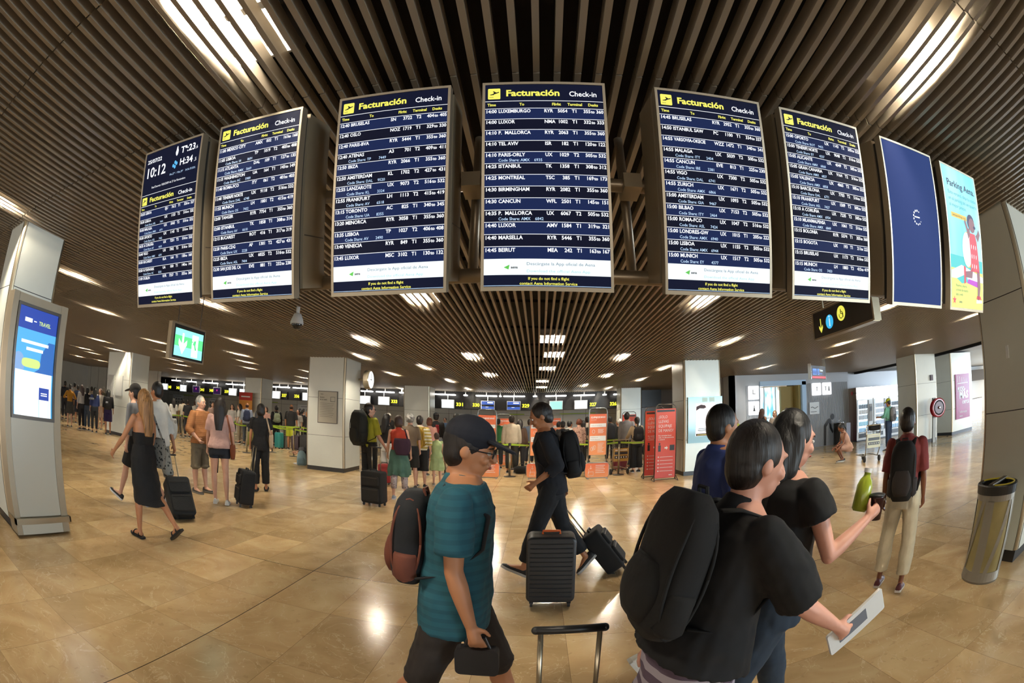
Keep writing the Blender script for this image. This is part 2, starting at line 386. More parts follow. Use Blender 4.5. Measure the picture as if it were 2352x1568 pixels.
# ---------------------------------------------------------------- boards
TB = R(16.5); DB = 1.9
M_frame = mat('board_frame', hexc('#a89c88'), .35, .6)
M_boxm = mat('board_case', hexc('#8f816b'), .45, .4, var=.04, vscale=5)
M_navy = mat('screen_navy', (.002,.003,.008), .6, spec=.08, emit=1, ecol=hexc('#10142a'))
M_row = mat('screen_row_blue', (.002,.003,.008), .6, spec=.08, emit=1, ecol=hexc('#1a2750'))
M_row2 = mat('screen_row_dark', (.002,.003,.008), .6, spec=.08, emit=1, ecol=hexc('#0e1022'))
M_txt = mat('screen_white', (.1,.1,.1), .5, emit=1.15, ecol=(.93,.95,1))
M_cyan = mat('screen_pale_blue', (.1,.1,.1), .5, emit=1, ecol=hexc('#bcdcff'))
M_yel = mat('screen_yellow', (.1,.1,.02), .5, emit=1.0, ecol=hexc('#f4ee62'))
M_ban = mat('screen_banner', (.1,.1,.1), .5, emit=1.05, ecol=hexc('#f2fbff'))
M_ltcy = mat('screen_faint_cyan', (.1,.1,.1), .5, emit=1, ecol=hexc('#9fd6d8'))
M_grey = mat('screen_slate', (.1,.1,.1), .5, emit=1, ecol=hexc('#4b6f86'))
M_grn = mat('screen_green', (.02,.1,.02), .5, emit=1, ecol=hexc('#5cc04a'))
M_dk = mat('screen_black_ink', (.01,.01,.01), .5)
M_led = mat('blue_cyan_screen', (.1,.1,.1), .5, emit=1, ecol=hexc('#3fb4ef'))
SM = [M_navy,M_row,M_row2,M_txt,M_cyan,M_yel,M_ban,M_ltcy,M_grey,M_grn,M_dk,M_led]
NAVY,ROW,ROW2,TXT,CYA,YEL,BAN,LTC,GRY,GRN,DK,LED = range(12)
def logo(mb, x, z, s, y=-.002, mi=DK):
    # departing aeroplane over a line
    P = [(.12,.50),(.17,.46),(.30,.50),(.52,.60),(.40,.80),(.47,.82),(.68,.67),(.86,.73),(.92,.70),(.88,.64),(.30,.40),(.20,.40)]
    mb.poly([(x+a*s, y, z+b*s*.9) for a, b in P], mi); mb.poly([(x+a*s,y,z+b*s) for a,b in ((.5,.62),(.38,.38),(.44,.36),(.68,.64))], mi)
    mb.poly([(x+a*s,y,z+b*s) for a,b in ((.12,.14),(.45,.14),(.45,.17),(.12,.17))], mi)
def rect(mb, x0, x1, z0, z1, y, mi): mb.add([(x0,y,z0),(x1,y,z0),(x1,y,z1),(x0,y,z1)], [(0,1,2,3)], mi)
def header(bg, tx, w, z, hh):
    # Facturación title row of height hh with top at z
    s = hh*.84
    c = MB(); c.rbox(.012,.012+s,-.003,-.001,z-hh*.93,z-hh*.93+s,s*.08); bg.add(c.v, c.f, YEL)
    logo(tx, .012, z-hh*.93, s, -.005, DK)
    text(tx, 'Facturación', w*.175, z-hh*.72, hh*.68, -.004, width=w*.455, bold=.035, mi=YEL)
    text(tx, 'Check-in', w*.71, z-hh*.74, hh*.55, -.004, width=w*.235, bold=.015, mi=TXT)
def colheads(tx, w, z, h):
    for t, x, a in (('Time',.02,'l'),('To',.31,'c'),('Flight',.60,'c'),('Terminal',.755,'c'),('Desks',.91,'c')): text(tx, t, w*x, z-h*.72, h*.60, -.004, align=a, bold=.03, mi=YEL, sx=.95)
def flight_rows(bg, tx, w, ztop, zbot, rows, first=ROW):
    n = len(rows); rh = (ztop-zbot)/n
    for i, r in enumerate(rows):
        z1 = ztop-i*rh; z0 = z1-rh
        rect(bg, 0, w, z0, z1-.002, -.001, ROW if (i % 2 == 0) == (first == ROW) else ROW2)
        rect(bg, 0, w, z1-.0022, z1, -.0015, TXT)
        hr = rh*.43; zb = z1-rh*.13-hr*.72
        tm, to, al, fn, te, d0, d1 = r[:7]; s = hr
        text(tx, tm, w*.006, zb, s, -.004, width=w*.093, bold=.026, mi=TXT)
        text(tx, to, w*.113, zb, s, -.004, bold=.026, mi=TXT, sx=.93 if len(to) < 14 else .8)
        text(tx, al, w*.495, zb, s, -.004, bold=.026, mi=TXT, sx=.93); text(tx, fn, w*.69, zb, s, -.004, align='r', bold=.026, mi=TXT, sx=.93)
        text(tx, te, w*.728, zb, s, -.004, bold=.026, mi=TXT, sx=.93); text(tx, d0, w*.885, zb, s, -.004, align='r', bold=.026, mi=TXT, sx=.93)
        text(tx, 'to', w*.905, zb, s*.9, -.004, align='c', bold=.026, mi=TXT, sx=.9); text(tx, d1, w*.995, zb, s, -.004, align='r', bold=.026, mi=TXT, sx=.93)
        if len(r) > 7:
            text(tx, 'Code Share: '+r[7], w*.113, z0+rh*.11, s*.82, -.004, bold=.008, mi=CYA, sx=.95); text(tx, r[8], w*.47, z0+rh*.11, s*.82, -.004, align='r', bold=.008, mi=CYA, sx=.95)
def footer(bg, tx, w, z1, z2):
    # white banner z1 (top) .. z2, then two yellow lines down to 0
    rect(bg, 0, w, z2, z1, -.001, BAN); h = z1-z2
    tx.poly([(w*.155,-.004,z2+h*.46),(w*.20,-.004,z2+h*.63),(w*.192,-.004,z2+h*.33)], GRN)
    text(tx, 'aena', w*.21, z2+h*.40, h*.22, -.004, bold=.03, mi=DK)
    text(tx, 'Descárgate la App oficial de Aena', w*.33, z2+h*.60, h*.26, -.004, width=w*.54, mi=GRY)
    text(tx, 'Download the official Aena App', w*.33, z2+h*.16, h*.24, -.004, width=w*.50, mi=LTC)
    text(tx, 'If you do not find a flight', w*.5, z2-z2*.42, z2*.34, -.004, width=w*.32, align='c', bold=.02, mi=YEL)
    text(tx, 'contact Aena Information Service', w*.5, z2-z2*.84, z2*.34, -.004, width=w*.45, align='c', bold=.02, mi=YEL)
F2 = """14:00|LUXEMBURGO|RYR|5054|T1|355|360
14:00|LUXOR|NMA|1002|T1|332|333
14:10|P.  MALLORCA|RYR|2063|T1|355|360
14:10|TEL AVIV|ISR|182|T1|120|122
14:10|PARIS-ORLY|UX|1029|T2|505|532|AMX|6935
14:25|ISTANBUL|TK|1358|T1|308|312
14:25|MONTREAL|TSC|385|T1|169|173
14:30|BIRMINGHAM|RYR|2082|T1|355|360
14:30|CANCUN|WFL|2501|T1|145|151
14:35|P.  MALLORCA|UX|6067|T2|505|532|AMX|6842
14:40|LUXOR|AMV|1584|T1|319|321
14:40|MARSELLA|RYR|5446|T1|355|360
14:45|BEIRUT|MEA|242|T1|163|167"""
F1 = """12:40|BRUSELAS|SN|3722|T2|404|405
12:40|OSLO|NOZ|1719|T1|329|330
12:40|PARIS-BVA|RYR|5444|T1|355|360
12:40|ATENAS|A3|701|T2|409|411|TP|7449
12:50|IBIZA|RYR|2066|T1|355|360
12:50|AMSTERDAM|KL|1702|T2|427|431|DAL|9520
12:55|LANZAROTE|UX|9073|T2|516|532|KL|3324
12:55|FRANKFURT|LH|1113|T2|415|419|AV|6518
13:15|TORONTO|AC|825|T1|340|345|UA|8355
13:20|MENORCA|RYR|3058|T1|355|360
13:35|LISBOA|TP|1027|T2|406|408|AV|2490
13:40|VENECIA|RYR|849|T1|355|360
13:45|LUXOR|MSC|3102|T1|130|132"""
F0 = """11:00|MEXICO CITY|AMX|002|T1|161|168
11:05|LISBOA|TP|1019|T2|405|408|S4|8691
11:15|ATLANTA|DAL|109|T1|127|135|AMX|5669
11:15|WASHINGTON|UA|164|T1|145|149|AC|5989
11:40|ROMA-FCO|ITY|061|T2|401|403
11:40|TENERIFE NORTE|UX|9118|T2|516|532|DAL|6748
11:55|MUNICH|LH|1801|T2|415|419|OS|7432
12:00|TANGER|RYR|7754|T1|355|360
12:00|ISTANBUL|TK|1858|T1|308|314|AV|6610
12:15|BUCAREST|ROT|416|T1|317|319
12:20|PARIS-CDG|AF|1301|T2|427|431|UX|2228
12:25|IBIZA|UX|6025|T2|516|532|ASL|7404
12:30|SAN JOSE DEL CA|EVE|881|T1|232|238"""
F3 = """14:45|BRUSELAS|RYR|2952|T1|355|360
14:50|ISTANBUL SAW|PC|1100|T1|334|337
14:55|VARSOVIA-OKECIE|WZZ|1472|T1|340|341
14:55|MALAGA|UX|5039|T2|505|532|ITY|2404
14:55|CANCUN|EVE|813|T1|225|230|IBE|2381
14:55|VIGO|UX|7300|T2|505|532|DAL|6741
14:55|ZURICH|UX|1671|T2|505|532|AMX|6866
15:00|AMSTERDAM|UX|1093|T2|505|532|GIA|9467
15:00|BILBAO|UX|7153|T2|505|532|ITY|2464
15:00|ROMA-FCO|UX|1047|T2|516|532|ASL|7424
15:00|LONDRES-GW|UX|1015|T1|205|222|AMX|6940
15:00|LISBOA|UX|1155|T2|505|532|AMX|6944
15:00|MUNICH|UX|1517|T2|505|532|EY|4377"""
F4 = """15:00|OPORTO|UX|1143|T2|505|532|ROT|9455
15:00|TENERIFE NORTE|UX|9048|T2|516|532|EY|4337
15:05|ALICANTE|UX|4049|T2|505|532|AMX|6868
15:05|GRAN CANARIA|UX|9164|T2|516|532|AMX|6837
15:05|VALENCIA|UX|4065|T2|505|532|AMX|6858
15:10|BARCELONA|UX|7703|T2|516|532|DAL|6771
15:10|FRANKFURT|UX|1509|T2|505|532|ASL|7427
15:10|A CORUÑA|UX|7235|T2|505|532|AMX|6954
15:10|MILAN/MALPENSA|UX|1061|T2|516|532|AMX|6849
15:15|BOLONIA|RYR|5374|T1|355|360
15:15|BOGOTA|UX|193|T1|211|222
15:15|BRUSELAS|UX|1173|T2|516|532
15:15|MUNICH|LH|1883|T2|415|419|OS|7450"""
FC = """10:55|LISBOA|EJU|7612|T1|326|327
10:30|LISBOA|UX|1153|T2|516|532|ASL|7491
10:30|MALAGA|UX|5043|T2|516|532|AMX|6971
10:30|OPORTO|UX|1145|T2|516|532|ASL|7402
10:35|A CORUÑA|UX|7231|T2|516|532|AF|4603
10:40|VIGO|UX|7302|T2|516|532|AMX|6291
10:50|BUCAREST|ELA|164|T1|158|160
10:50|N.YDEWARK|UA|050|T1|140|144|AC|5203
11:00|DUBLIN|RYR|7257|T1|355|360"""
def rowsof(s): return [r.split('|') for r in s.split('\n')]
BW, BH = .507, .905      # screen
XS = [-1.205,-.855,-.470,-.117,.281,.622,1.003,1.343]
BOARDL = ['departures board with the date and clock, leftmost of the hanging row','departures board starting with the 11:00 Mexico City flight','departures board starting with the 12:40 Bruselas flight','departures board starting with the 14:00 Luxemburgo flight, in the centre','departures board starting with the 14:45 Bruselas flight','departures board starting with the 15:00 Oporto flight','blank dark blue screen with a small ring of white dots','bright cyan parking advertisement screen, rightmost of the hanging row']
Q = Matrix.Rotation(-TB, 4, 'X')
def board(i):
    x0 = XS[i]*DB; zb = -.034
    # tilted plane: y cos t + z sin t = DB (z above the camera)
    o = empty('hanging_display', (0,0,0), 0, BOARDL[i], 'display board', 'row of hanging display boards')
    y = DB*cos(TB)-zb*sin(TB); z = DB*sin(TB)+zb*cos(TB)
    o.location = (x0, y, z+CAMH); o.rotation_euler = (TB,0,0)
    W0, H0 = BW+.024, BH+.030
    fr = MB(); e = .012
    fr.box(0,e,-.004,.05,0,H0); fr.box(W0-e,W0,-.004,.05,0,H0); fr.box(e,W0-e,-.004,.05,0,.017); fr.box(e,W0-e,-.004,.05,H0-.012,H0); fr.box(e,W0-e,.02,.05,.017,H0-.012)
    fr.build('bezel', M_frame, o)
    bx = MB()
    a = MB(); a.box(.015,W0-.015,.05,.085,.03,H0-.03); a.build('rear_mount', M_black, o)
    bx.box(.0,W0+.0,.085,.33,.045,H0-.01); bx.build('case', M_boxm, o)
    sd = MB(); sd.box(W0-.001,W0+.002,.10,.315,.30,.304)
    sd.build('case_seam', M_darksteel, o)
    sc = MB(); tx = MB()
    rect(sc, 0, BW, 0, BH, 0, NAVY)
    w, h = BW, BH
    if i == 0:
        text(tx,'25/07/22',w*.05,h*.925,.034,-.004,width=w*.28,bold=.02,mi=TXT); text(tx,'10:12',w*.04,h*.825,.088,-.004,width=w*.39,bold=.015,mi=TXT)
        text(tx,'Tª:23',w*.68,h*.925,.055,-.004,width=w*.24,bold=.02,mi=TXT); text(tx,',6',w*.925,h*.925,.028,-.004,mi=TXT); text(tx,'H:34',w*.68,h*.845,.055,-.004,width=w*.22,bold=.02,mi=TXT); text(tx,',5',w*.925,h*.845,.028,-.004,mi=TXT)
        tx.poly([(w*.61+.012*cos(a)*(.6 if sin(a)>0 else 1),-.004,h*.95+.03*sin(a)) for a in np.linspace(0,2*pi,14)[:-1]], TXT)
        for dx, dz in ((.57,.855),(.60,.875),(.60,.845),(.625,.865)): tx.poly([(w*dx+.009*cos(a),-.004,h*dz+.011*sin(a)) for a in np.linspace(0,2*pi,10)[:-1]], LED)
        text(tx,'Min.27º  /  Máx.39º    34.06-39.50%',w*.52,h*.795,.017,-.004,width=w*.44,mi=CYA)
        text(tx,'Real Decreto 1826/2009 de 27 de Noviembre',w*.5,h*.745,.018,-.004,width=w*.62,align='c',mi=TXT)
        rect(sc,0,w,h*.708,h*.7105,-.001,TXT)
        header(sc,tx,w,h*.700,h*.062); rect(sc,0,w,h*.634,h*.6365,-.001,TXT); colheads(tx,w,h*.632,h*.030)
        flight_rows(sc,tx,w,h*.600,h*.128,rowsof(FC)); footer(sc,tx,w,h*.128,h*.052)
    elif i < 6:
        header(sc,tx,w,h*.985,h*.070); rect(sc,0,w,h*.9065,h*.909,-.001,TXT); colheads(tx,w,h*.905,h*.034)
        flight_rows(sc,tx,w,h*.868,h*.125,rowsof([F0,F1,F2,F3,F4][i-1])); footer(sc,tx,w,h*.125,h*.052); rect(sc,0,w,.003,.005,-.001,CYA)
    elif i == 6:
        rect(sc,0,w,0,h,-.0005,ROW)
        for k in range(11):
            a = R(60+k*27); r = .0065*(1.1-k*.03)*(.6 if k in (0,10) else 1); tx.poly([(w*.52+.040*cos(a)+r*cos(b),-.004,h*.54+.040*sin(a)+r*sin(b)) for b in np.linspace(0,2*pi,10)[:-1]], TXT)
        rect(tx,w*.46,w*.57,h*.538,h*.546,-.004,TXT)
    o2 = sc.build('screen', SM_BLUE if i == 6 else SM, o, loc=(.012,-.001,.017))
    if tx.v:
        l = tx.build('lettering', SM, o2)
    return o, sc, o2
M_blue = mat('screen_plain_blue', (.004,.006,.02), .6, spec=.08, emit=1, ecol=hexc('#2c4079'), var=0)
SM_BLUE = list(SM); SM_BLUE[ROW] = M_blue
def parking_ad(o2):
    M_sky = panemat('advert_sky', hexc('#6fdff0'), hexc('#b8f6fb'), 1.15, 1.0); M_sea = mat('advert_sea', (.02,.1,.1), .5, emit=1, ecol=hexc('#43cfd0'))
    M_sand = mat('advert_sand', (.1,.1,.02), .5, emit=1.1, ecol=hexc('#dff07a')); M_pink = mat('advert_pink', (.1,.02,.02), .5, emit=1, ecol=hexc('#e0475a'))
    M_skin = mat('advert_skin', (.1,.05,.03), .5, emit=1, ecol=hexc('#8a5f6e')); M_mag = mat('advert_magenta', (.1,.02,.1), .5, emit=1, ecol=hexc('#c23bd0')); M_hair = mat('advert_hair', (.02,.02,.05), .5, emit=1, ecol=hexc('#2a2450'))
    M_org = mat('advert_yellow', (.1,.1,.02), .5, emit=1, ecol=hexc('#f2c84a')); M_ww = M_ban
    A = [M_sky,M_sea,M_sand,M_pink,M_skin,M_mag,M_hair,M_org,M_ww,mat('advert_ink', (.01,.01,.03), .5, emit=1, ecol=hexc('#10224a')),mat('advert_teal', (.01,.1,.1), .5, emit=1, ecol=hexc('#2a8f96'))]
    w, h = BW, BH; b = MB(); t = MB()
    rect(b,0,w,0,h,-.003,0); rect(b,0,w,h*.24,h*.36,-.004,1); rect(b,0,w,0,h*.27,-.005,2); b.poly([(0,-.006,h*.25),(w*.3,-.006,h*.30),(w,-.006,h*.24),(w,-.006,h*.2),(0,-.006,h*.2)],8)
    b.poly([(w*.15,-.007,h*.20),(w*.42,-.007,h*.24),(w*.5,-.007,h*.19),(w*.3,-.007,h*.17)],1); b.poly([(w*.5,-.007,h*.21),(w*.85,-.007,h*.20),(w*.8,-.007,h*.16),(w*.45,-.007,h*.18)],5)
    b.poly([(w*.52+w*.17*cos(a),-.007,h*.42+h*.13*sin(a)) for a in np.linspace(0,2*pi,22)[:-1]],7)
    b.poly([(w*.50+w*.15*cos(a),-.0075,h*.42+h*.125*sin(a)) for a in np.linspace(0,2*pi,22)[:-1]],8)
    b.build('advert_scene', A, o2)
    g = MB(); H = lambda pts, m: g.poly([(w*x,-.009,h*z) for x,z in pts], m)
    H([(.58,.27),(.88,.27),(.86,.36),(.82,.50),(.78,.55),(.62,.55),(.58,.50),(.60,.38)],3)   # dress
    H([(.78,.28),(.88,.28),(.90,.16),(.86,.07),(.80,.07),(.80,.16)],4); H([(.60,.28),(.66,.30),(.62,.22),(.40,.22),(.40,.26),(.56,.27)],4)
    H([(.36,.30),(.42,.29),(.42,.18),(.36,.17)],3); H([(.76,.07),(.96,.07),(.96,.05),(.76,.045)],8); H([(.78,.10),(.90,.10),(.94,.075),(.76,.075)],3)
    H([(.62,.54),(.56,.50),(.50,.58),(.46,.62),(.50,.64),(.56,.58),(.62,.58)],4); H([(.80,.54),(.88,.50),(.96,.56),(.92,.60),(.86,.56)],4)
    g.poly([(w*.70+w*.10*cos(a),-.010,h*.61+h*.055*sin(a)) for a in np.linspace(0,2*pi,18)[:-1]],4)
    g.poly([(w*.67+w*.12*cos(a),-.0095,h*.63+h*.06*sin(a)) for a in np.linspace(0,2*pi,18)[:-1]],6); g.poly([(w*.78+w*.04*cos(a),-.011,h*.60+h*.012*sin(a)) for a in np.linspace(0,2*pi,12)[:-1]],6)
    for k in range(9): g.poly([(w*(.63+.07*(k%3))+.006*cos(a),-.011,h*(.31+.07*(k//3))+.016*sin(a)) for a in np.linspace(0,2*pi,8)[:-1]],8)
    g.poly([(w*.08+.03*(1 if k%2==0 else .4)*cos(R(90+36*k)),-.008,h*.05+.03*(1 if k%2==0 else .4)*sin(R(90+36*k))) for k in range(10)],3)
    g.build('advert_figure', A, o2)
    text(t,'Parking Aena.',w*.08,h*.855,.062,-.008,width=w*.84,bold=.02,mi=9)
    for k, s in enumerate(('Este verano, deja tu coche','en el parking del aeropuerto','al mejor precio.')): text(t,s,w*.08,h*(.795-.045*k),.033,-.008,width=w*(.86,.86,.5)[k],mi=10)
    for k, s in enumerate(('Reserva y ahorra','a través de nuestra','app y web')): text(t,s,w*.12,h*(.145-.03*k),.022,-.008,width=w*(.32,.36,.2)[k],mi=9)
    text(t,'aena',w*.22,h*.035,.022,-.008,bold=.02,mi=9)
    rect(t,w*.10,w*.55,h*.628,h*.662,-.007,7); text(t,'aenaparking.com',w*.13,h*.638,.02,-.008,width=w*.39,mi=9)
    t.build('lettering', A, o2)
boards = []
for i in range(8):
    o, sc, o2 = board(i); boards.append(o)
    if i == 7: parking_ad(o2)
# pipes that carry the row of boards
M_pipe = mat('grey_pipe', hexc('#9b8c76'), .35, .6)
t = empty('support_frame', (0,2.25,CAMH+1.0), 0, 'grey pipe frame carrying the row of hanging display boards', 'pipe frame')
def tb(name, pts, r, m=M_pipe, par=t):
    b = MB(); b.tube([(p[0],p[1]-2.25,p[2]-CAMH-1.0) for p in pts], r, 14); return b.build(name, m, par, smooth=True)
tb('upper_pipe', [(-2.2,2.03,2.72),(3.0,2.03,2.72)], .036); tb('lower_pipe', [(-2.2,2.14,2.27),(3.0,2.14,2.27)], .036)
for x in (-1.28,-.31,.47,1.15,1.83): tb('drop_pipe', [(x,2.2,2.27),(x,2.2,CZ)], .026)
for x in (-1.28,-.31,.47,1.15,1.83): 
    b = MB(); b.box(x-.045,x+.045,1.96-2.25,2.12-2.25,2.68-CAMH-1,2.76-CAMH-1); b.build('clamp', M_beige, t)
# ---------------------------------------------------------------- people
PEND = []          # objects whose voxel surface is baked at the end
_tx = {}
def folds(o, sc, st):
    if sc not in _tx:
        t = bpy.data.textures.new('folds', 'CLOUDS'); t.noise_scale = sc; t.noise_depth = 2; _tx[sc] = t
    m = o.modifiers.new('d', 'DISPLACE'); m.texture = _tx[sc]; m.strength = st; m.mid_level = .42; m.texture_coords = 'LOCAL'
def remesh(o, vox, it=3):
    m = o.modifiers.new('r', 'REMESH'); m.mode = 'VOXEL'; m.voxel_size = vox; m.use_smooth_shade = True
    m2 = o.modifiers.new('s', 'SMOOTH'); m2.factor = .5; m2.iterations = it
    PEND.append(o); return o
def bake_all():
    bpy.context.view_layer.update()
    dg = bpy.context.evaluated_depsgraph_get()
    done = []
    for o in PEND:
        me = bpy.data.meshes.new_from_object(o.evaluated_get(dg)); done.append((o, me))
    for o, me in done:
        o.modifiers.clear(); old = o.data; o.data = me; me.shade_smooth()
        if old.users == 0: bpy.data.meshes.remove(old)
def skinmat(k):
    c = {'light':'#d3a084','tan':'#b57c57','olive':'#a8704c','brown':'#7a4a30','pink':'#d49a82'}[k]
    return mat('skin_'+k, hexc(c), .5, var=.04, vscale=12)
def cloth(name, hx, rough=.85): return mat('cloth_'+name, hexc(hx), rough, var=.12, vscale=7, bump=.6)
def stripes(name, c1, c2, freq, axis=2):
    nm = 'cloth_'+name
    if nm in MATS: return MATS[nm]
    m = mat(nm, hexc(c1), .85); nt = m.node_tree; b = nt.nodes['Principled BSDF']
    tc = nt.nodes.new('ShaderNodeTexCoord'); sp = nt.nodes.new('ShaderNodeSeparateXYZ'); nt.links.new(tc.outputs['Object'], sp.inputs[0])
    a = nt.nodes.new('ShaderNodeMath'); a.operation = 'MULTIPLY'; a.inputs[1].default_value = freq; nt.links.new(sp.outputs[axis], a.inputs[0])
    f = nt.nodes.new('ShaderNodeMath'); f.operation = 'FRACT'; nt.links.new(a.outputs[0], f.inputs[0])
    g = nt.nodes.new('ShaderNodeMath'); g.operation = 'GREATER_THAN'; g.inputs[1].default_value = .55; nt.links.new(f.outputs[0], g.inputs[0])
    x = nt.nodes.new('ShaderNodeMix'); x.data_type = 'RGBA'; x.inputs[6].default_value = (*hexc(c1),1); x.inputs[7].default_value = (*hexc(c2),1)
    nt.links.new(g.outputs[0], x.inputs[0]); nt.links.new(x.outputs[2], b.inputs['Base Color']); return m
def blotch(name, c1, c2, scale=14, thr=.5):
    nm = 'cloth_'+name
    if nm in MATS: return MATS[nm]
    m = mat(nm, hexc(c1), .85); nt = m.node_tree; b = nt.nodes['Principled BSDF']
    tc = nt.nodes.new('ShaderNodeTexCoord'); n = nt.nodes.new('ShaderNodeTexVoronoi'); n.inputs['Scale'].default_value = scale; nt.links.new(tc.outputs['Object'], n.inputs['Vector'])
    g = nt.nodes.new('ShaderNodeMath'); g.operation = 'LESS_THAN'; g.inputs[1].default_value = thr; nt.links.new(n.outputs['Distance'], g.inputs[0])
    x = nt.nodes.new('ShaderNodeMix'); x.data_type = 'RGBA'; x.inputs[6].default_value = (*hexc(c1),1); x.inputs[7].default_value = (*hexc(c2),1)
    nt.links.new(g.outputs[0], x.inputs[0]); nt.links.new(x.outputs[2], b.inputs['Base Color']); return m
def hairmat(c):
    nm = 'hair_'+c
    if nm in MATS: return MATS[nm]
    m = mat(nm, hexc(HAIRC[c]), .5); nt = m.node_tree; b = nt.nodes['Principled BSDF']
    tc = nt.nodes.new('ShaderNodeTexCoord'); mp = nt.nodes.new('ShaderNodeMapping'); mp.inputs['Scale'].default_value = (75,75,5); n = nt.nodes.new('ShaderNodeTexNoise'); n.inputs['Scale'].default_value = 1; n.inputs['Detail'].default_value = 3
    nt.links.new(tc.outputs['Object'], mp.inputs[0]); nt.links.new(mp.outputs[0], n.inputs[0])
    mr = nt.nodes.new('ShaderNodeMapRange'); mr.inputs[1].default_value = .3; mr.inputs[2].default_value = .7; mr.inputs[3].default_value = .45; mr.inputs[4].default_value = 1.7
    mx = nt.nodes.new('ShaderNodeMix'); mx.data_type = 'RGBA'; mx.blend_type = 'MULTIPLY'; mx.inputs[0].default_value = 1; mx.inputs[6].default_value = (*hexc(HAIRC[c]),1)
    nt.links.new(n.outputs[0], mr.inputs[0]); nt.links.new(mr.outputs[0], mx.inputs[7]); nt.links.new(mx.outputs[2], b.inputs['Base Color'])
    bp = nt.nodes.new('ShaderNodeBump'); bp.inputs['Strength'].default_value = .7; bp.inputs['Distance'].default_value = .006; nt.links.new(n.outputs[0], bp.inputs['Height']); nt.links.new(bp.outputs[0], b.inputs['Normal'])
    return m
HAIRC = {'black':'#0b0908','dark':'#17100c','brown':'#35211a','blond':'#8a6238','red':'#5e2f18','grey':'#8d8a84','white':'#c9c5be'}
def rotx(a): c, s = cos(a), sin(a); return np.array([[1,0,0],[0,c,-s],[0,s,c]])
def roty(a): c, s = cos(a), sin(a); return np.array([[c,0,s],[0,1,0],[-s,0,c]])
def rotz(a): c, s = cos(a), sin(a); return np.array([[c,-s,0],[s,c,0],[0,0,1]])
def M4(Rm, t): M = np.eye(4); M[:3,:3] = Rm; M[:3,3] = t; return M
class Person: pass
STAND = dict(lf=0, lk=0, rf=0, rk=0, la=(4,9,8), ra=(4,9,8), lean=0)
def person(label, x, y, h, rz, top=None, bottom=None, skin='light', hair=('short','dark'), shoes='#1a1a1c', pose={}, fem=False, group=None, vox=.013, face=False, wide=1.0, z=0, fall=0):
    """rz in degrees: 0 faces away (+y), 90 faces left, 180 faces the camera, -90 faces right"""
    P = dict(STAND); P.update(pose); s = h/1.75
    root = empty('person', (x,y,z), R(rz), label, 'person', group)
    W_ = wide
    # --- torso frame
    pel = np.array([0,0,.95]); Rt = rotz(R(P.get('twist',0)))@rotx(-R(P['lean'])); Mt = M4(Rt, pel-Rt@pel)
    def T(p): return Mt[:3,:3]@np.array(p, float)+Mt[:3,3]
    sh = .165 if fem else .185
    rings = [(.84,.13,.10),(.90,.158,.115),(.97,.168,.118),(1.04,.148,.105),(1.12,.132,.095),(1.22,.148,.103),(1.32,.162,.108),(1.39,.165,.098),(1.435,.140,.082),(1.47,.098,.064),(1.50,.058,.05)] if fem else \
            [(.84,.13,.10),(.90,.155,.112),(.97,.160,.114),(1.04,.150,.108),(1.12,.148,.105),(1.22,.160,.110),(1.32,.178,.115),(1.40,.182,.103),(1.445,.152,.086),(1.485,.108,.070),(1.515,.066,.058)]
    belly = P.get('belly', 0)
    def ringpts(mb, zz, rx, ry, off=0, ycen=0): return mb.ell(zz, (0,ycen), rx*W_+off, ry*W_+off, 20, 2.3)
    def bell(zz): return belly*math.exp(-((zz-1.08)/.10)**2)
    def Rr(zz):
        for k in range(len(rings)-1):
            if rings[k][0] <= zz <= rings[k+1][0]:
                t = (zz-rings[k][0])/(rings[k+1][0]-rings[k][0]); return rings[k][1]*(1-t)+rings[k+1][1]*t, rings[k][2]*(1-t)+rings[k+1][2]*t
        return rings[0][1:] if zz < rings[0][0] else rings[-1][1:]
    # --- joints
    J = {}
    for side, sg in (('l',-1),('r',1)):
        hip = np.array([sg*.088, 0, .93]); f = R(P[side+'f']); kb = R(P[side+'k']); ab = R(P.get(side+'s', 2))*sg
        kn = hip+np.array([sin(ab)*.43, sin(f)*.43*cos(ab), -cos(f)*.43*cos(ab)])
        an = kn+np.array([sin(ab)*.1, sin(f-kb)*.42, -cos(f-kb)*.42])
        J[side] = (hip, kn, an, f-kb+R(P.get(side+'t', 0)))
        so = T((sg*sh*W_, 0, 1.425)); fw, out, el = P[side+'a'][:3]; inw = P[side+'a'][3] if len(P[side+'a']) > 3 else 0
        down, fwd, outv = Rt@np.array([0,0,-1.]), Rt@np.array([0,1.,0]), Rt@np.array([sg,0,0.])
        if not P.get('armlean', 1): down, fwd = np.array([0,0,-1.]), np.array([0,1.,0])
        a = R(fw); o = R(out); ud = cos(o)*(cos(a)*down+sin(a)*fwd)+sin(o)*outv
        b = R(fw+el); n = R(inw); fd = cos(n)*(cos(b)*down+sin(b)*fwd)-sin(n)*outv; fd = fd+outv*sin(o)*.4*(1-abs(sin(n))); fd /= np.linalg.norm(fd)
        elb = so+ud*.285; wr = elb+fd*.245
        J[side+'A'] = (so, elb, wr, ud, fd, outv)
    # --- body
    b = MB(); st = 0
    b.rings([ringpts(b, zz, rx, ry, 0, bell(zz)) for zz, rx, ry in rings])
    b.tube([(0,-.012,1.46),(0,.0,1.56)], [.058 if not fem else .047, .053 if not fem else .044], 14)
    b.xform(Mt)
    # head
    hy, hp, hr = P.get('head', (0,0,0))
    Rh = Rt@rotz(R(hy))@rotx(-R(hp))@roty(R(hr)); hc = T((0,.012,1.628)); Mh = M4(Rh*1.05, hc)
    hb = MB(); hb.ball((0,-.005,.012),(.074,.094,.108),16,12); hb.ball((0,.026,-.058),(.052,.060,.055),12,8); hb.ball((0,.052,-.085),(.026,.026,.022),8,6)
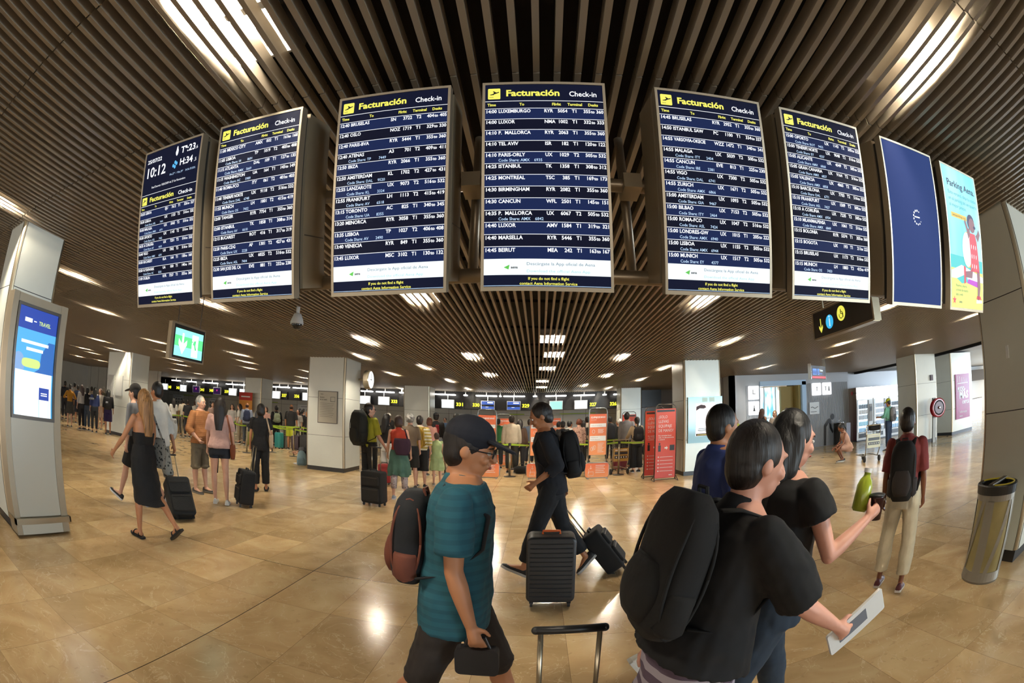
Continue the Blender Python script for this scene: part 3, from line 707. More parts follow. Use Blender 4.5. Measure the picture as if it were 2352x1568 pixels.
    hb.tube([(0,.086,.012),(0,.104,-.026)],[.009,.014],8,ends=True); hb.ball((0,.082,.03),(.05,.016,.012),10,6)
    for sg in (-1,1): hb.ball((sg*.077,-.008,-.01),(.011,.021,.030),8,6); hb.ball((sg*.036,.070,-.03),(.022,.020,.020),8,6)
    hb.ball((0,.088,-.056),(.024,.010,.010),8,6)
    hb.tube([(0,-.02,-.05),(0,-.02,-.13)],[.052,.054],12)
    hb.xform(Mh); b.add(hb.v, hb.f)
    for side, sg in (('l',-1),('r',1)):
        so, el, wr, ud, fd, ov = J[side+'A']; k = (.88 if fem else 1)*(W_*.5+.5)
        b.tube([so, so+ud*.09, so+ud*.2, el], [.050*k,.047*k,.041*k,.036*k], 12, ends=True)
        b.tube([el, el+fd*.07, el+fd*.17, wr], [.037*k,.039*k,.031*k,(.024*k)], 12, ends=True)
        # hand: palm, four fingers of different length, thumb leaving the side of the palm
        nrm = -ov-fd*(-ov@fd); nrm /= np.linalg.norm(nrm); th = np.cross(fd, nrm)*(1 if sg > 0 else -1)
        fwd_ = Rt@np.array([0,1.,0]); up_ = np.array([0,0,1.])
        ref = fwd_ if abs(fwd_@fd) < .8 else up_
        if th@ref < 0: th = -th
        pc = wr+fd*.045; cur = P.get(side+'curl', 28); g = P.get(side+'grip', 0)
        b.tube([wr, wr+fd*.03, wr+fd*.06, wr+fd*.088], [(.022*k,.018*k)]+[(.036,.014),(.040,.0145),(.038,.012)] if False else [.021*k,.025,.026,.022], 10)
        for q_ in (-.022,-.008,.008,.022): b.tube([wr+fd*.02+th*q_*.6, wr+fd*.085+th*q_],[.012,.011],8,ends=True)
        for i, (q_, L1) in enumerate(((-.027,.058),(-.009,.070),(.009,.076),(.026,.068))):
            p0 = wr+fd*.085+th*q_; a1 = R(cur+6*(3-i)+g*30); a2 = R(2.1*cur+10+g*60)
            p1 = p0+(fd*cos(a1)+nrm*sin(a1))*L1*.52+th*q_*.12; p2 = p1+(fd*cos(a2)+nrm*sin(a2))*L1*.48
            b.tube([p0,p1,p2],[.0100,.0090,.0075],8,ends=True)
        t0 = wr+fd*.022+th*.020; t1 = t0+(th*.75+fd*.6+nrm*.25)*.038; t2 = t1+(fd*.85+th*.25+nrm*.35)*.032
        b.tube([t0,t1,t2],[.0125,.0105,.0085],8,ends=True)
        J[side+'H'] = wr+fd*.085+nrm*.02
    for side, sg in (('l',-1),('r',1)):
        hip, kn, an, fa = J[side]; k = (W_*.4+.6)*(1.0 if not fem else .97)
        d1 = (kn-hip); d2 = (an-kn)
        b.tube([hip+np.array([0,0,.02]), hip+d1*.3, hip+d1*.7, kn],[.088*k,.082*k,.064*k,.052*k],14,ends=True)
        cb = np.array([0,-cos(fa)*.012,-sin(fa)*.012])
        b.tube([kn, kn+d2*.28+cb, kn+d2*.6+cb*.5, kn+d2*.9, an],[.050*k,.055*k,.043*k,.032*k,.033*k],14,ends=True)
        Rf = rotx(fa); h0 = an
        fp = lambda p: h0+Rf@np.array(p)
        b.tube([fp((0,-.03,-.035)), fp((0,.04,-.035)), fp((0,.11,-.052)), fp((0,.17,-.062))],[(.030,.032),(.033,.036),(.038,.020),(.030,.014)],12,ends=False)
    if fall:  pass
    # --- shoes
    shs = []
    for side, sg in (('l',-1),('r',1)):
        hip, kn, an, fa = J[side]; Rf = rotx(fa); kind = shoes[1] if isinstance(shoes, tuple) else 'shoe'
        m = MB(); sole = MB()
        outline = lambda e, zz: [(e*xx*sg if True else 0, yy, zz) for xx, yy in ()]
        prof = [(-.075,.022),(-.07,.033),(-.04,.038),(.0,.036),(.06,.041),(.11,.047),(.155,.044),(.19,.030),(.205,.012)]
        def loop(sc, zz, push=0): 
            L = [(w_*sc, yy+push, zz) for yy, w_ in prof]; return L+[(-a, b2, c) for a, b2, c in reversed(L)]
        sole.rings([loop(1.05,-.092), loop(1.08,-.088), loop(1.08,-.070), loop(1.03,-.066)])
        sole.xform(M4(Rf, an))
        if kind == 'sandal':
            for yy, rr in ((.10,.046),(.0,.040)):
                m.tube([(rr*1.05*cos(t), yy, -.07+.045*sin(t)) for t in np.linspace(0,pi,9)], [(.014,.004)]*9, 6)
        else:
            hgt = .075 if kind == 'boot' else .052
            R_ = []
            for yy, w_ in prof:
                tpz = {-.075:-.01,-.07:hgt-.055,-.04:hgt-.05,.0:hgt-.058,.06:-.018,.11:-.034,.155:-.044,.19:-.054,.205:-.062}[yy]
                R_.append([(w_*1.02*cos(t), yy, max(-.07,-.07+(tpz+.07)*sin(t))) if sin(t) >= 0 else (w_*1.02*cos(t), yy, -.072) for t in np.linspace(0,2*pi,17)[:-1]])
            m.rings(R_)
        m.xform(M4(Rf, an)); shs.append((m, sole))
    zmin = min(min(p[2] for p in so_.v) for _, so_ in shs)
    zf = P.get('zmin', zmin)
    S = np.diag([s,s,s,1.]); S[2,3] = -zf*s
    smat = skinmat(skin)
    for mb in [b]: mb.xform(S)
    body = remesh(b.build('body', smat, root), vox*.8 if vox < .012 else vox*.85)
    scol = shoes[0] if isinstance(shoes, tuple) else shoes; solec = shoes[2] if isinstance(shoes, tuple) and len(shoes) > 2 else '#c9c6be'
    for m, so_ in shs:
        m.xform(S); so_.xform(S)
        sm = mat('shoe'+scol, hexc(scol), .6)
        ob = m.build('shoe', sm, root, smooth=True); so_.build('sole', mat('sole'+solec, hexc(solec), .6), ob)
    # --- garments
    if top:
        kind = top.get('kind','shirt'); mt = top['mat']; hem = top.get('hem', .90); slv = top.get('sleeve', .55); off = top.get('off', .014); loose = top.get('loose', 0)
        g = MB(); zs = [hem]+[zz for zz, _, _ in rings if zz > hem+.02]; neck = top.get('neck', 1.49)
        zs = [zz for zz in zs if zz <= neck]+([neck] if neck < 1.47 else [])
        rr = []
        for zz in zs:
            rx, ry = Rr(max(zz, .90)); lo = loose*max(0, min(1, (1.30-zz)/.3)); rr.append(ringpts(g, zz, rx, ry, off+lo, bell(zz)))
        g.rings(rr)
        if neck >= 1.44: g.tube([(0,-.012,neck-.03),(0,-.010,neck+.025)],[.090 if not fem else .08,.068 if not fem else .058],14)
        g.xform(Mt)
        if belly: g.ball(T((0,.05+belly*.5,1.08)), (.13*W_,.09+belly*.6,.12))
        for side in 'lr':
            so, el, wr, ud, fd, ov = J[side+'A']; ko = off+.004+loose*.35
            if slv <= 0:
                if neck >= 1.4 and not top.get('strap'): g.ball(so-ud*.005, (.045+off,)*3)
                continue
            L = slv*.53; k = (.9 if fem else 1)*(W_*.5+.5)
            if L <= .285: g.tube([so-ud*.01, so+ud*L*.5, so+ud*L],[.052*k+off*.8,.050*k+ko,.046*k+ko+.006],14); g.ball(so,(.052*k+off*.8,)*3)
            else: g.tube([so, so+ud*.15, el],[.052*k+off*.8,.046*k+ko,.041*k+ko],14,ends=True); g.tube([el, el+fd*.12, el+fd*(L-.285)],[.041*k+ko,.038*k+ko,.030*k+ko],14,ends=False)
        g.xform(S)
        gm = remesh(g.build({'shirt':'shirt'}.get(kind, kind), mt, root), vox)
        if vox < .0125: folds(gm, .11, .022)
    if bottom:
        kind = bottom.get('kind','trousers'); mt = bottom['mat']; off = bottom.get('off', .018)
        g = MB()
        if kind in ('trousers','shorts'):
            hem = bottom.get('hem', .93 if kind == 'trousers' else .33)      # fraction of the leg length covered
            wt = bottom.get('waist', 1.03); fl = bottom.get('flare', 0)
            g.rings([ringpts(g, zz, *Rr(max(zz,.90)), off) for zz in (.822,.86,.90,.95,1.0,wt)])
            for side in 'lr':
                hip, kn, an, fa = J[side]; d1 = kn-hip; d2 = an-kn; L = hem*.85; k = (W_*.4+.6)
                if L <= .43:
                    t = L/.43; g.tube([hip+np.array([0,0,.02]), hip+d1*.3*t/.5 if t > .5 else hip+d1*t*.5, hip+d1*t],[.090*k+off,.084*k+off+fl*.5,(.084-.022*t)*k+off+fl],14); g.ball(hip+np.array([0,0,.02]), (.088*k+off,)*3)
                else:
                    t = (L-.43)/.42
                    g.tube([hip+np.array([0,0,.02]), hip+d1*.3, hip+d1*.7, kn],[.090*k+off,.084*k+off,.066*k+off+fl*.3,.056*k+off+fl*.4],14,ends=True)
                    if t < .97: g.tube([kn, kn+d2*t*.4, kn+d2*t],[.056*k+off+fl*.4,.056*k+off+fl*.7,(.050-.012*t)*k+off+fl],14)
                    else: g.tube([kn, kn+d2*.4, kn+d2*t],[.056*k+off+fl*.4,.054*k+off+fl*.7,.040*k+off+fl],14)
        else:   # skirt
            hz = bottom.get('hemz', .5); wt = bottom.get('waist', 1.05); fl = bottom.get('flare', .03); N = 9
            rr = []
            for i in range(N+1):
                zz = hz+(wt-hz)*i/N
                if zz > .93: rx, ry = Rr(zz); rr.append(ringpts(g, zz, rx, ry, off+.004)); continue
                pts = []
                for side in 'lr':
                    hip, kn, an, fa = J[side]
                    for A, B in ((hip,kn),(kn,an)):
                        lo_, hi_ = min(A[2],B[2]), max(A[2],B[2])
                        if lo_-.02 <= zz <= hi_+.02:
                            t = (zz-A[2])/(B[2]-A[2]+1e-9); t = min(max(t,0),1); pts.append(A+(B-A)*t); break
                if not pts: pts = [J['l'][1], J['r'][1]]
                xs_ = [p[0] for p in pts]; ys_ = [p[1] for p in pts]; r0 = .085 if zz > .6 else .065; fz = fl*(.93-zz)/.45
                cy_ = (max(ys_)+min(ys_))/2; rx = (max(xs_)-min(xs_))/2+r0*W_+off+fz; ry = (max(ys_)-min(ys_))/2+r0*W_+off+fz
                cy_ = cy_ if zz < .78 else cy_*.3
                if zz > .78: rx = max(rx, .166*W_+off); ry = max(ry, .122*W_+off)
                nn = 40; dr = bottom.get('drape', .0)*(.93-zz)/.4
                rr.append([(((rx+dr*cos(9*a))*cos(a)), cy_+(ry+dr*cos(9*a))*sin(a), zz+dr*1.5*cos(3*a)*(i == 0)) for a in [2*pi*q_/nn for q_ in range(nn)]])
            rr = [r if len(r) == 40 else [(r[int(q_*len(r)/40)]) for q_ in range(40)] for r in rr]
            g.rings(rr)
        g.xform(S)
        gm = remesh(g.build(kind if kind != 'trousers' else 'trousers', mt, root), vox)
        if vox < .0125: folds(gm, .09, .016)
    # --- hair, headwear
    hs, hcz = hair[0], hair[1]; hm = hairmat(hcz)
    if hs != 'bald':
        g = MB()
        if hs in ('short','cap','long','pony','bun','bob','hat'):
            g.ball((0,-.020,.028),(.086,.096,.104),18,12); g.ball((0,-.045,-.018),(.080,.062,.082),14,8)
        if hs == 'thin': g.ball((0,-.034,-.002),(.079,.078,.07),16,10)
        if hs == 'bob': g.ball((0,-.03,-.03),(.092,.085,.10),16,10)
        if hs == 'curly':
            g.ball((0,-.025,.025),(.095,.10,.11),16,10); rnd = random.Random(len(label))
            for _ in range(46):
                a, e_ = rnd.uniform(0,2*pi), rnd.uniform(-.6,1.4)
                if sin(a) > .35 and e_ < .7: continue
                g.ball((.092*cos(a)*cos(e_), -.03+.098*sin(a)*cos(e_), .02+.108*sin(e_)),(.022,)*3,7,5)
        if hs == 'bun': g.ball((0,-.085,.085),(.042,)*3,10,8)
        if hs == 'pony': g.tube([(0,-.10,.05),(0,-.13,0),(0,-.12,-.10),(0,-.11,-.18)],[.026,.03,.026,.01],10)
        g.xform(Mh)
        if hs == 'long':
            L = hair[2] if len(hair) > 2 else .28; g2 = MB(); w1 = .085
            N = 9; rr = []
            for i in range(N+1):
                t = i/N; zz = 1.73-(L+.15)*t; back = -.040-.075*min(1, t*1.3); w_ = w1*(1.0+.22*sin(pi*min(1,t*1.1)))*(1-.30*t**3); th_ = .085*(1-.55*min(1,t*1.2)); w_ *= min(1, .55+t*2.2); th_ *= min(1, .5+t*2.5)
                rr.append([(w_*cos(a), back+th_*sin(a), zz) for a in [2*pi*q_/16 for q_ in range(16)]])
            g2.rings(rr); 
            for sg in (-1,1): g2.tube([(sg*.058,-.02,1.69),(sg*.068,-.022,1.60),(sg*.070,-.045,1.50),(sg*.06,-.07,1.42)],[.040,.044,.040,.028],10)
            g2.xform(M4(Rt@rotz(R(hy)), T((0,0,0))-Rt@np.zeros(3)) if False else Mt); g.add(g2.v, g2.f)
        g.xform(S); remesh(g.build('hair', hm, root), vox*.8)
    if hs == 'thin' or hs == 'bald': pass
    hat = P.get('hat')
    if hat:
        c = MB(); c.ball((0,-.012,.052),(.088,.104,.088),18,10); g = c
        if hat[0] == 'cap':
            R_ = []
            g.rings([[(.078*cos(a)*.98, .07+.115*max(0,sin(a))*(1), .052+dz-.03*max(0,sin(a))) for a in np.linspace(-.15,pi+.15,16)] for dz in (-.006,.006)])
        else:
            g.rings([[(r_*cos(a),-.012+r_*1.12*sin(a),zz) for a in np.linspace(0,2*pi,24)[:-1]] for r_, zz in ((.085,.046),(.135,.034),(.135,.042),(.085,.056))])
        g.xform(Mh); g.xform(S); remesh(g.build('cap' if hat[0] == 'cap' else 'brimmed_hat', cloth('hat'+hat[1], hat[1]), root), vox*.7)
    if face:
        for sg in (-1,1):
            e = MB(); e.ball((sg*.031,.080,.002),(.0125,.009,.0085),10,6); e.xform(Mh); e.xform(S); eo = e.build('eye', mat('eye_white', (.7,.68,.65), .3), root, smooth=True)
            e = MB(); e.ball((sg*.031,.0866,.002),(.0055,.0035,.0055),8,6); e.xform(Mh); e.xform(S); e.build('iris', mat('iris', (.03,.02,.015), .2), eo, smooth=True)
            e = MB(); e.tube([(sg*.014,.090,.022),(sg*.032,.090,.027),(sg*.050,.078,.021)],[.003,.004,.002],6); e.xform(Mh); e.xform(S); e.build('eyebrow', hm, root)
        e = MB(); e.ball((0,.0945,-.058),(.022,.006,.0065),10,6); e.xform(Mh); e.xform(S); e.build('lips', mat('lips', hexc('#a8584c'), .5), root, smooth=True)
    if P.get('glasses'):
        e = MB(); gl = []
        for sg in (-1,1): e.tube([(sg*.034+.024*cos(a),.098,.004+.018*sin(a)) for a in np.linspace(0,2*pi,13)],.0028,5); e.tube([(sg*.058,.096,.006),(sg*.08,.0,.004)],.0025,5)
        e.tube([(-.01,.098,.006),(.01,.098,.006)],.0025,5); e.xform(Mh); e.xform(S); e.build('glasses', M_black, root)
    # --- world frames for the things that are carried
    o = Person(); o.root = root; o.s = s
    Wm = np.array(Matrix.Translation((x,y,z))@Matrix.Rotation(R(rz), 4, 'Z'))
    o.torso = Matrix(Wm@S@Mt); o.head = Matrix(Wm@S@Mh)
    o.hand = {k: (Wm@S@np.append(J[k+'H'],1))[:3] for k in 'lr'}
    o.shoulder = {k: (Wm@S@np.append(J[k+'A'][0],1))[:3] for k in 'lr'}; o.wrist = {k: (Wm@S@np.append(J[k+'A'][2],1))[:3] for k in 'lr'}; o.elbow = {k: (Wm@S@np.append(J[k+'A'][1],1))[:3] for k in 'lr'}
    o.rz = rz; o.xy = (x,y)
    return o
# ---------------------------------------------------------------- bags
def backpack(p, label, col, col2=None, h=.46, w=.30, d=.17, zc=1.22, group=None, dy=0, accents=True):
    o = empty('backpack', (0,0,0), 0, label, 'backpack', group); o.matrix_world = p.torso
    m = cloth('bag'+col, col); m2 = cloth('bag'+(col2 or col), col2 or col); yb = -.125+dy
    b = MB(); rr = []
    for t in np.linspace(0,1,12):
        zz = zc-h/2+h*t; k = min(1, .80+1.2*min(t, .25)) if t < .5 else (1-.35*max(0,(t-.72)/.28)**2)
        edge = 1 if .04 < t < .96 else .82
        rr.append([(w/2*k*edge*math.copysign(abs(cos(a))**.6, cos(a)), yb-d/2*1.0+d/2*k*edge*math.copysign(abs(sin(a))**.7, sin(a)), zz) for a in [2*pi*q_/24 for q_ in range(24)]])
    b.rings(rr); body = b.build('pack_body', m, o, smooth=True)
    b = MB(); rr = []
    for t in np.linspace(0,1,8):
        zz = zc-h*.40+h*.42*t; k = sin(pi*(.12+.76*t))**.4
        rr.append([(w*.38*k*math.copysign(abs(cos(a))**.6, cos(a)), yb-d+.02+(.055*k)*math.copysign(abs(sin(a))**.7, sin(a)) if sin(a) < 0 else yb-d+.02+.02*sin(a), zz) for a in [2*pi*q_/20 for q_ in range(20)]])
    b.rings(rr); b.build('front_pocket', m2, o, smooth=True)
    for sg in (-1,1):
        b = MB(); b.tube([(sg*w*.46*(1-.25*max(0,sin(a))**4), yb-d*.5+d*.40*cos(a), zc+h*.44*sin(a)) for a in np.linspace(0,2*pi,29)],.006,6); b.build('piping', m2, body, smooth=True)
        b = MB(); b.rings([[(sg*(w*.44+.03*k_)+.0*a, yb-d*.5+d*.36*k2*cos(a), zz+.0) for a in np.linspace(0,2*pi,13)[:-1]] if False else [(sg*w*.40+sg*.055*k2*max(0,cos(a)), yb-d*.5+d*.34*k2*sin(a), zz) for a in np.linspace(0,2*pi,17)[:-1]] for zz, k_, k2 in ((zc-h*.42,0,.7),(zc-h*.38,0,1),(zc-h*.15,0,1),(zc-h*.12,0,.9))]); b.build('side_pocket', m2, o, smooth=True)
        b = MB(); b.tube([(sg*.085,yb,zc+h*.42),(sg*.095,-.06,1.475),(sg*.115,.05,1.46),(sg*.125,.125,1.36),(sg*.135,.115,1.22),(sg*.165,.01,1.10),(sg*.15,yb-.02,zc-h*.36)],[(.026,.006)]*7,8)
        b.build('shoulder_strap', m, o, smooth=True)
    b = MB(); b.tube([(w*.40*cos(a), yb-d*.5-d*.33, zc+h*.08+h*.34*sin(a)) for a in np.linspace(R(-35),R(215),22)],.0045,5); b.build('zip', M_darksteel, body)
    b = MB(); b.tube([(-.03,yb-.03,zc+h*.47),(-.03,yb-.04,zc+h*.54),(.03,yb-.04,zc+h*.54),(.03,yb-.03,zc+h*.47)],.007,6); b.build('grab_handle', m2, o)
    return o
def suitcase(label, loc, rz, w, h, d, col, hard=True, handle=.35, tilt=0, group=None, accent=None, wheels=4, hx=None):
    """loc: wheels on the floor; tilt leans the case about its wheels towards local +y (degrees)"""
    o = empty('suitcase', loc, 0, label, 'suitcase', group); o.rotation_euler = (R(-tilt), 0, R(rz)); o.rotation_mode = 'XYZ'
    m = mat('case'+col, hexc(col), .42 if hard else .8, bump=0 if hard else .3, vscale=40)
    z0 = .05; b = MB(); r = .05
    b.rbox(-w/2,w/2,-d/2,d/2,z0,z0+h,r,seg=5)
    n0 = len(b.v)
    shell = b.build('shell', m, o)
    bv = shell.modifiers.new('b','BEVEL'); bv.width = .022; bv.segments = 3; bv.limit_method = 'ANGLE'; bv.angle_limit = R(50)
    shell.data.shade_smooth()
    if hard:
        g = MB()
        for q_ in range(13):
            zz = z0+.06+(h-.12)*q_/12; g.tube([(-w/2+.03,-d/2-.001,zz),(w/2-.03,-d/2-.001,zz)],.005,6); g.tube([(-w/2+.03,d/2+.001,zz),(w/2-.03,d/2+.001,zz)],.005,6)
        g.build('ribs', m, shell)
        g = MB(); g.box(-w/2-.002,w/2+.002,-.004,.004,z0+.06,z0+h-.06); g.box(-w/2+.06,w/2-.06,-.004,.004,z0+h-.01,z0+h+.002); g.build('zip', M_black, shell)
    else:
        for (zz0, zz1) in ((.08,.50),(.56,.86)):
            g = MB(); g.rbox(-w/2+.03,w/2-.03,-d/2-.03,-d/2+.01,z0+h*zz0,z0+h*zz1,.03,seg=4); pk = g.build('front_pocket', m, o)
            bv = pk.modifiers.new('b','BEVEL'); bv.width = .012; bv.segments = 2; bv.limit_method = 'ANGLE'; bv.angle_limit = R(50)
            g = MB(); g.tube([(-w/2+.05,-d/2-.031,z0+h*zz1-.03),(w/2-.05,-d/2-.031,z0+h*zz1-.03)],.0035,5); g.build('zip', M_darksteel, pk)
    g = MB(); g.tube([(-.07,0,z0+h),(-.07,0,z0+h+.028),(.07,0,z0+h+.028),(.07,0,z0+h)],.010,8); g.build('carry_handle', mat('tag'+accent, hexc(accent), .5) if accent else M_black, o, smooth=True)
    if handle:
        g = MB(); yh = d/2-.03
        for sx in (-.09,.09): g.tube([(sx,yh,z0+h-.02),(sx,yh,z0+h+handle)],.0085,8)
        g2 = g.build('telescopic_tubes', M_steel, o, smooth=True)
        g = MB(); g.tube([(-.105,yh,z0+h+handle),(.105,yh,z0+h+handle)],.014,10,ends=True); g.build('grip', M_black, o, smooth=True)
    for sx in (-1,1):
        for sy in ((-1,1) if wheels == 4 else (1,)):
            g = MB(); cx_, cy_ = sx*(w/2-.045), sy*(d/2-.035)
            g.tube([(cx_-.011,cy_,.026),(cx_+.011,cy_,.026)],.026,14)
            g.box(cx_-.016,cx_+.016,cy_-.012,cy_+.012,.035,.058); g.build('wheel', M_rubber, o)
    if wheels != 4:
        g = MB()
        for sx in (-1,1): g.box(sx*(w/2-.06)-.012,sx*(w/2-.06)+.012,-d/2+.01,-d/2+.04,0,.055)
        g.build('foot', M_black, o)
    return o
def sling(p, label, col, side='r', name='shoulder_bag', w=.30, h=.26, d=.10, z=.98, dx=.24, dy=0., strap=True, cross=False, rz=0, m=None, cat='bag', droop=0):
    o = empty(name, (0,0,0), 0, label, cat); o.matrix_world = p.torso; sg = 1 if side == 'r' else -1
    m = m or cloth('bag'+col, col); b = MB(); rr = []
    for t in np.linspace(0,1,9):
        zz = z-h/2+h*t; k = (sin(pi*(.13+.62*t))**.45)
        rr.append([(sg*dx+d/2*k*cos(a), dy+w/2*k*math.copysign(abs(sin(a))**.7, sin(a)), zz+droop*abs(sin(a))) for a in [2*pi*q_/20 for q_ in range(20)]])
    b.rings(rr); b.build('bag_body', m, o, smooth=True)
    if strap:
        so = (-sg if cross else sg)*.13; b = MB()
        b.tube([(sg*dx,dy+w*.38,z+h*.36),(sg*(.19 if not cross else .12),.11,1.25),(so,.06,1.47),(so,-.05,1.475),(sg*(.20 if not cross else .12),-.13,1.25),(sg*dx,dy-w*.38,z+h*.36)],[(.016,.004)]*6,8)
        b.build('strap', m, o, smooth=True)
    return o
def pp(label, fx, fy, h, rel, **k):
    x, y = on_floor(fx, fy)
    return person(label, x, y, h, rel-math.degrees(math.atan2(x, y)), **k)
def T_(m, **k): return dict(mat=m, **k)
def B_(kind, m, **k): return dict(kind=kind, mat=m, **k)
blk = cloth('black', '#0c0c0e'); nvy = cloth('navy', '#121623'); whi = cloth('white', '#c9c6bd'); gry = cloth('grey', '#6d6f74'); khk = cloth('khaki', '#5f5645'); jns = cloth('denim', '#22303f')
# --- foreground
p = person('person in a teal polo shirt and navy cap walking right, nearest left of centre', -.31, 1.76, 1.575, -90, T_(stripes('teal','#1d5563','#1a4c5a',26), hem=.80, sleeve=.40, loose=.02), B_('shorts', cloth('charcoal','#28221f'), hem=.52, flare=.02),
    'tan', ('short','dark'), '#3a3a3c', dict(lf=24, lk=8, rf=-20, rk=14, rt=-14, ra=(4,6,16), la=(-12,6,10), lean=5, head=(0,8,0), hat=('cap','#10131f'), glasses=1), wide=1.12, vox=.008, face=True)
bp = backpack(p, 'black and rust daypack on the back of the person in the teal shirt', '#15171c', '#6b3a2a', h=.42, w=.28, d=.16, zc=1.20)
h_ = p.hand['r']; t = empty('hand_bag', (h_[0],h_[1],h_[2]-.02), 0, 'small dark pouch held in the low hand of the person in the teal shirt', 'pouch')
b = MB(); b.rbox(-.08,.08,-.025,.025,-.13,-.01,.02); b.build('pouch_body', cloth('pouch','#1b1716'), t); b = MB(); b.tube([(-.05,0,-.02),(-.03,0,.035),(.03,0,.035),(.05,0,-.02)],.006,6); b.build('wrist_loop', M_black, t)
x, y = on_floor(1262, 1328)
p = person('person in black t-shirt and trousers striding left with rolling luggage in the centre', x, y, 1.74, 90, T_(cloth('midnight','#0c0f18'), hem=.86, sleeve=.55, loose=.015), B_('trousers', cloth('night','#0b0e14'), flare=.012),
    'olive', ('short','dark'), ('#101014','shoe','#a9a7a2'), dict(lf=19, lk=4, lt=10, rf=-15, rk=20, rt=-16, la=(-14,8,72,10), ra=(-18,8,14), lean=9, head=(0,14,0), ), vox=.009, face=True)
backpack(p, 'black backpack worn by the person in black striding left', '#0d0d10', h=.46, w=.30, d=.18, zc=1.22)
x, y = on_floor(1262, 1384)
suitcase('dark grey ribbed hard suitcase with an orange handle, standing in the centre of the floor', (x,y,0), 0, .40, .60, .25, '#26282b', True, 0, 0, accent='#e0662a')
x, y = on_floor(1425, 1308)
suitcase('small black suitcase tilted on its wheels behind the person striding left', (x,y,0), 78, .34, .50, .20, '#0e0e10', False, .38, 38, wheels=2)
# two travellers closest to the lens
p = person('person in a loose black top and striped skirt leaning forward, nearest the camera', .465, 1.20, 1.56, -86, T_(blk, hem=.96, sleeve=.50, loose=.05), B_('skirt', stripes('plum','#5b4c5c','#a39aa3',17), hemz=.50, flare=.05, drape=.01, waist=1.06),
    'pink', ('short','dark'), ('#caa98a','sandal','#8a7660'), dict(lf=20, lk=6, rf=-16, rk=18, rt=-8, ra=(30,8,24,4), la=(-22,8,6), armlean=0, lean=15, head=(0,-4,0)), fem=True, vox=.008, wide=1.12)
backpack(p, 'big soft black backpack on the leaning person with the striped skirt', '#0a0a0b', h=.46, w=.36, d=.15, zc=1.27)
h3 = p.hand['r']; t = empty('folded_magazine', (h3[0]+.06, h3[1], h3[2]+.01), 0, 'folded white magazine in the lowered hand of the leaning person with the striped skirt', 'magazine')
b = MB(); b.rbox(-.12,.12,-.006,.006,-.05,.05,.008); b.build('cover', mat('paper_white', (.75,.74,.7), .5), t); b = MB(); b.box(-.08,.04,-.008,-.006,-.02,.03); b.build('cover_photo', mat('print_grey', hexc('#6b6f78'), .5), t); t.rotation_euler = (0,R(-28),0)
suitcase('black suitcase with raised handle at the bottom edge of the picture', (.12,1.22,0), 4, .36, .54, .24, '#101013', False, .36, 0, wheels=4)
p = person('person with long black hair, a short black top and jeans raising a drink', .93, 1.60, 1.585, -88, T_(blk, hem=1.02, sleeve=.22, loose=.03), B_('trousers', jns, waist=1.0),
    'pink', ('long','black',.34), '#d7d4cc', dict(lf=22, lk=6, rf=-20, rk=20, rt=-18, ra=(22,14,100,8), la=(10,8,45), lean=6, rgrip=.5, head=(0,4,0)), fem=True, vox=.009, wide=1.22, face=True)
h_ = p.hand['r']
t = empty('drink_cup', (h_[0]+.01, h_[1], h_[2]), 0, 'dark red drink cup raised in the hand beside the long black hair', 'cup')
b = MB(); b.lathe([(-.05,.026),(.04,.034),(.045,.036)], 18); b.build('cup_body', mat('cup_red', hexc('#2c0810'), .25), t, smooth=True); b = MB(); b.lathe([(.045,.037),(.052,.037),(.056,.02)], 18); b.build('lid', M_black, t, smooth=True)
t = empty('drink_bottle', (h_[0]-.03, h_[1]+.055, h_[2]+.055), 0, 'lime green bottle held together with the dark red cup', 'bottle')
b = MB(); b.lathe([(-.07,.028),(-.06,.036),(.03,.037),(.055,.028),(.07,.016),(.085,.015)], 20); b.build('bottle_body', mat('lime_bottle', hexc('#9aa832'), .2), t, smooth=True); b = MB(); b.lathe([(.085,.018),(.102,.018)], 16); b.build('bottle_cap', M_white, t); t.rotation_euler = (0,R(14),0)
x2, y2 = .98, 2.45
p = person('person in a blue top and jeans walking right behind the long black hair', x2, y2, 1.62, -85, T_(cloth('royal','#22346e'), hem=.98, sleeve=.5), B_('trousers', jns), 'tan', ('short','black'), '#d7d4cc', dict(lf=20, lk=5, rf=-18, rk=18, rt=-18, lean=5), vox=.011)
p = pp('person in a lime shirt leaning over behind the foreground group', 1690, 1120, 1.66, 60, top=T_(cloth('limeshirt','#a3a23a'), hem=.9), bottom=B_('trousers', khk), skin='tan', hair=('short','brown'), pose=dict(lean=12, la=(14,8,30), ra=(14,8,30), head=(0,10,0)))
# --- left group
p = pp('person with long fair hair in a backless black dress walking away on the left', 345, 1236, 1.66, 38, top=T_(blk, hem=.88, sleeve=0, neck=1.26, off=.012, strap=1), bottom=B_('skirt', blk, hemz=.44, flare=.015, waist=1.12), skin='tan', hair=('long','blond',.36), shoes=('#101010','sandal','#141414'),
    pose=dict(lf=6, lk=2, rf=-20, rk=26, rt=8, la=(24,20,22), ra=(6,10,20), head=(-8,0,0), twist=0), fem=True, vox=.010)
sling(p, 'black and grey print shoulder bag on the person in the black dress', '#6f6c66', 'r', m=blotch('printbag','#77746d','#191919',26,.32), w=.34, h=.36, z=1.02, dx=.25, cat='bag')
p = pp('person in black shorts and trainers with a dark cap, half hidden by the black dress', 322, 1160, 1.74, 62, top=T_(gry, hem=.9), bottom=B_('shorts', blk, hem=.45, flare=.02), skin='light', hair=('short','dark'), shoes=('#15161a','shoe','#d8d8d8'), pose=dict(lf=24,lk=4,lt=10,rf=-18,rk=24,rt=-22,hat=('cap','#16120f'),lean=4))
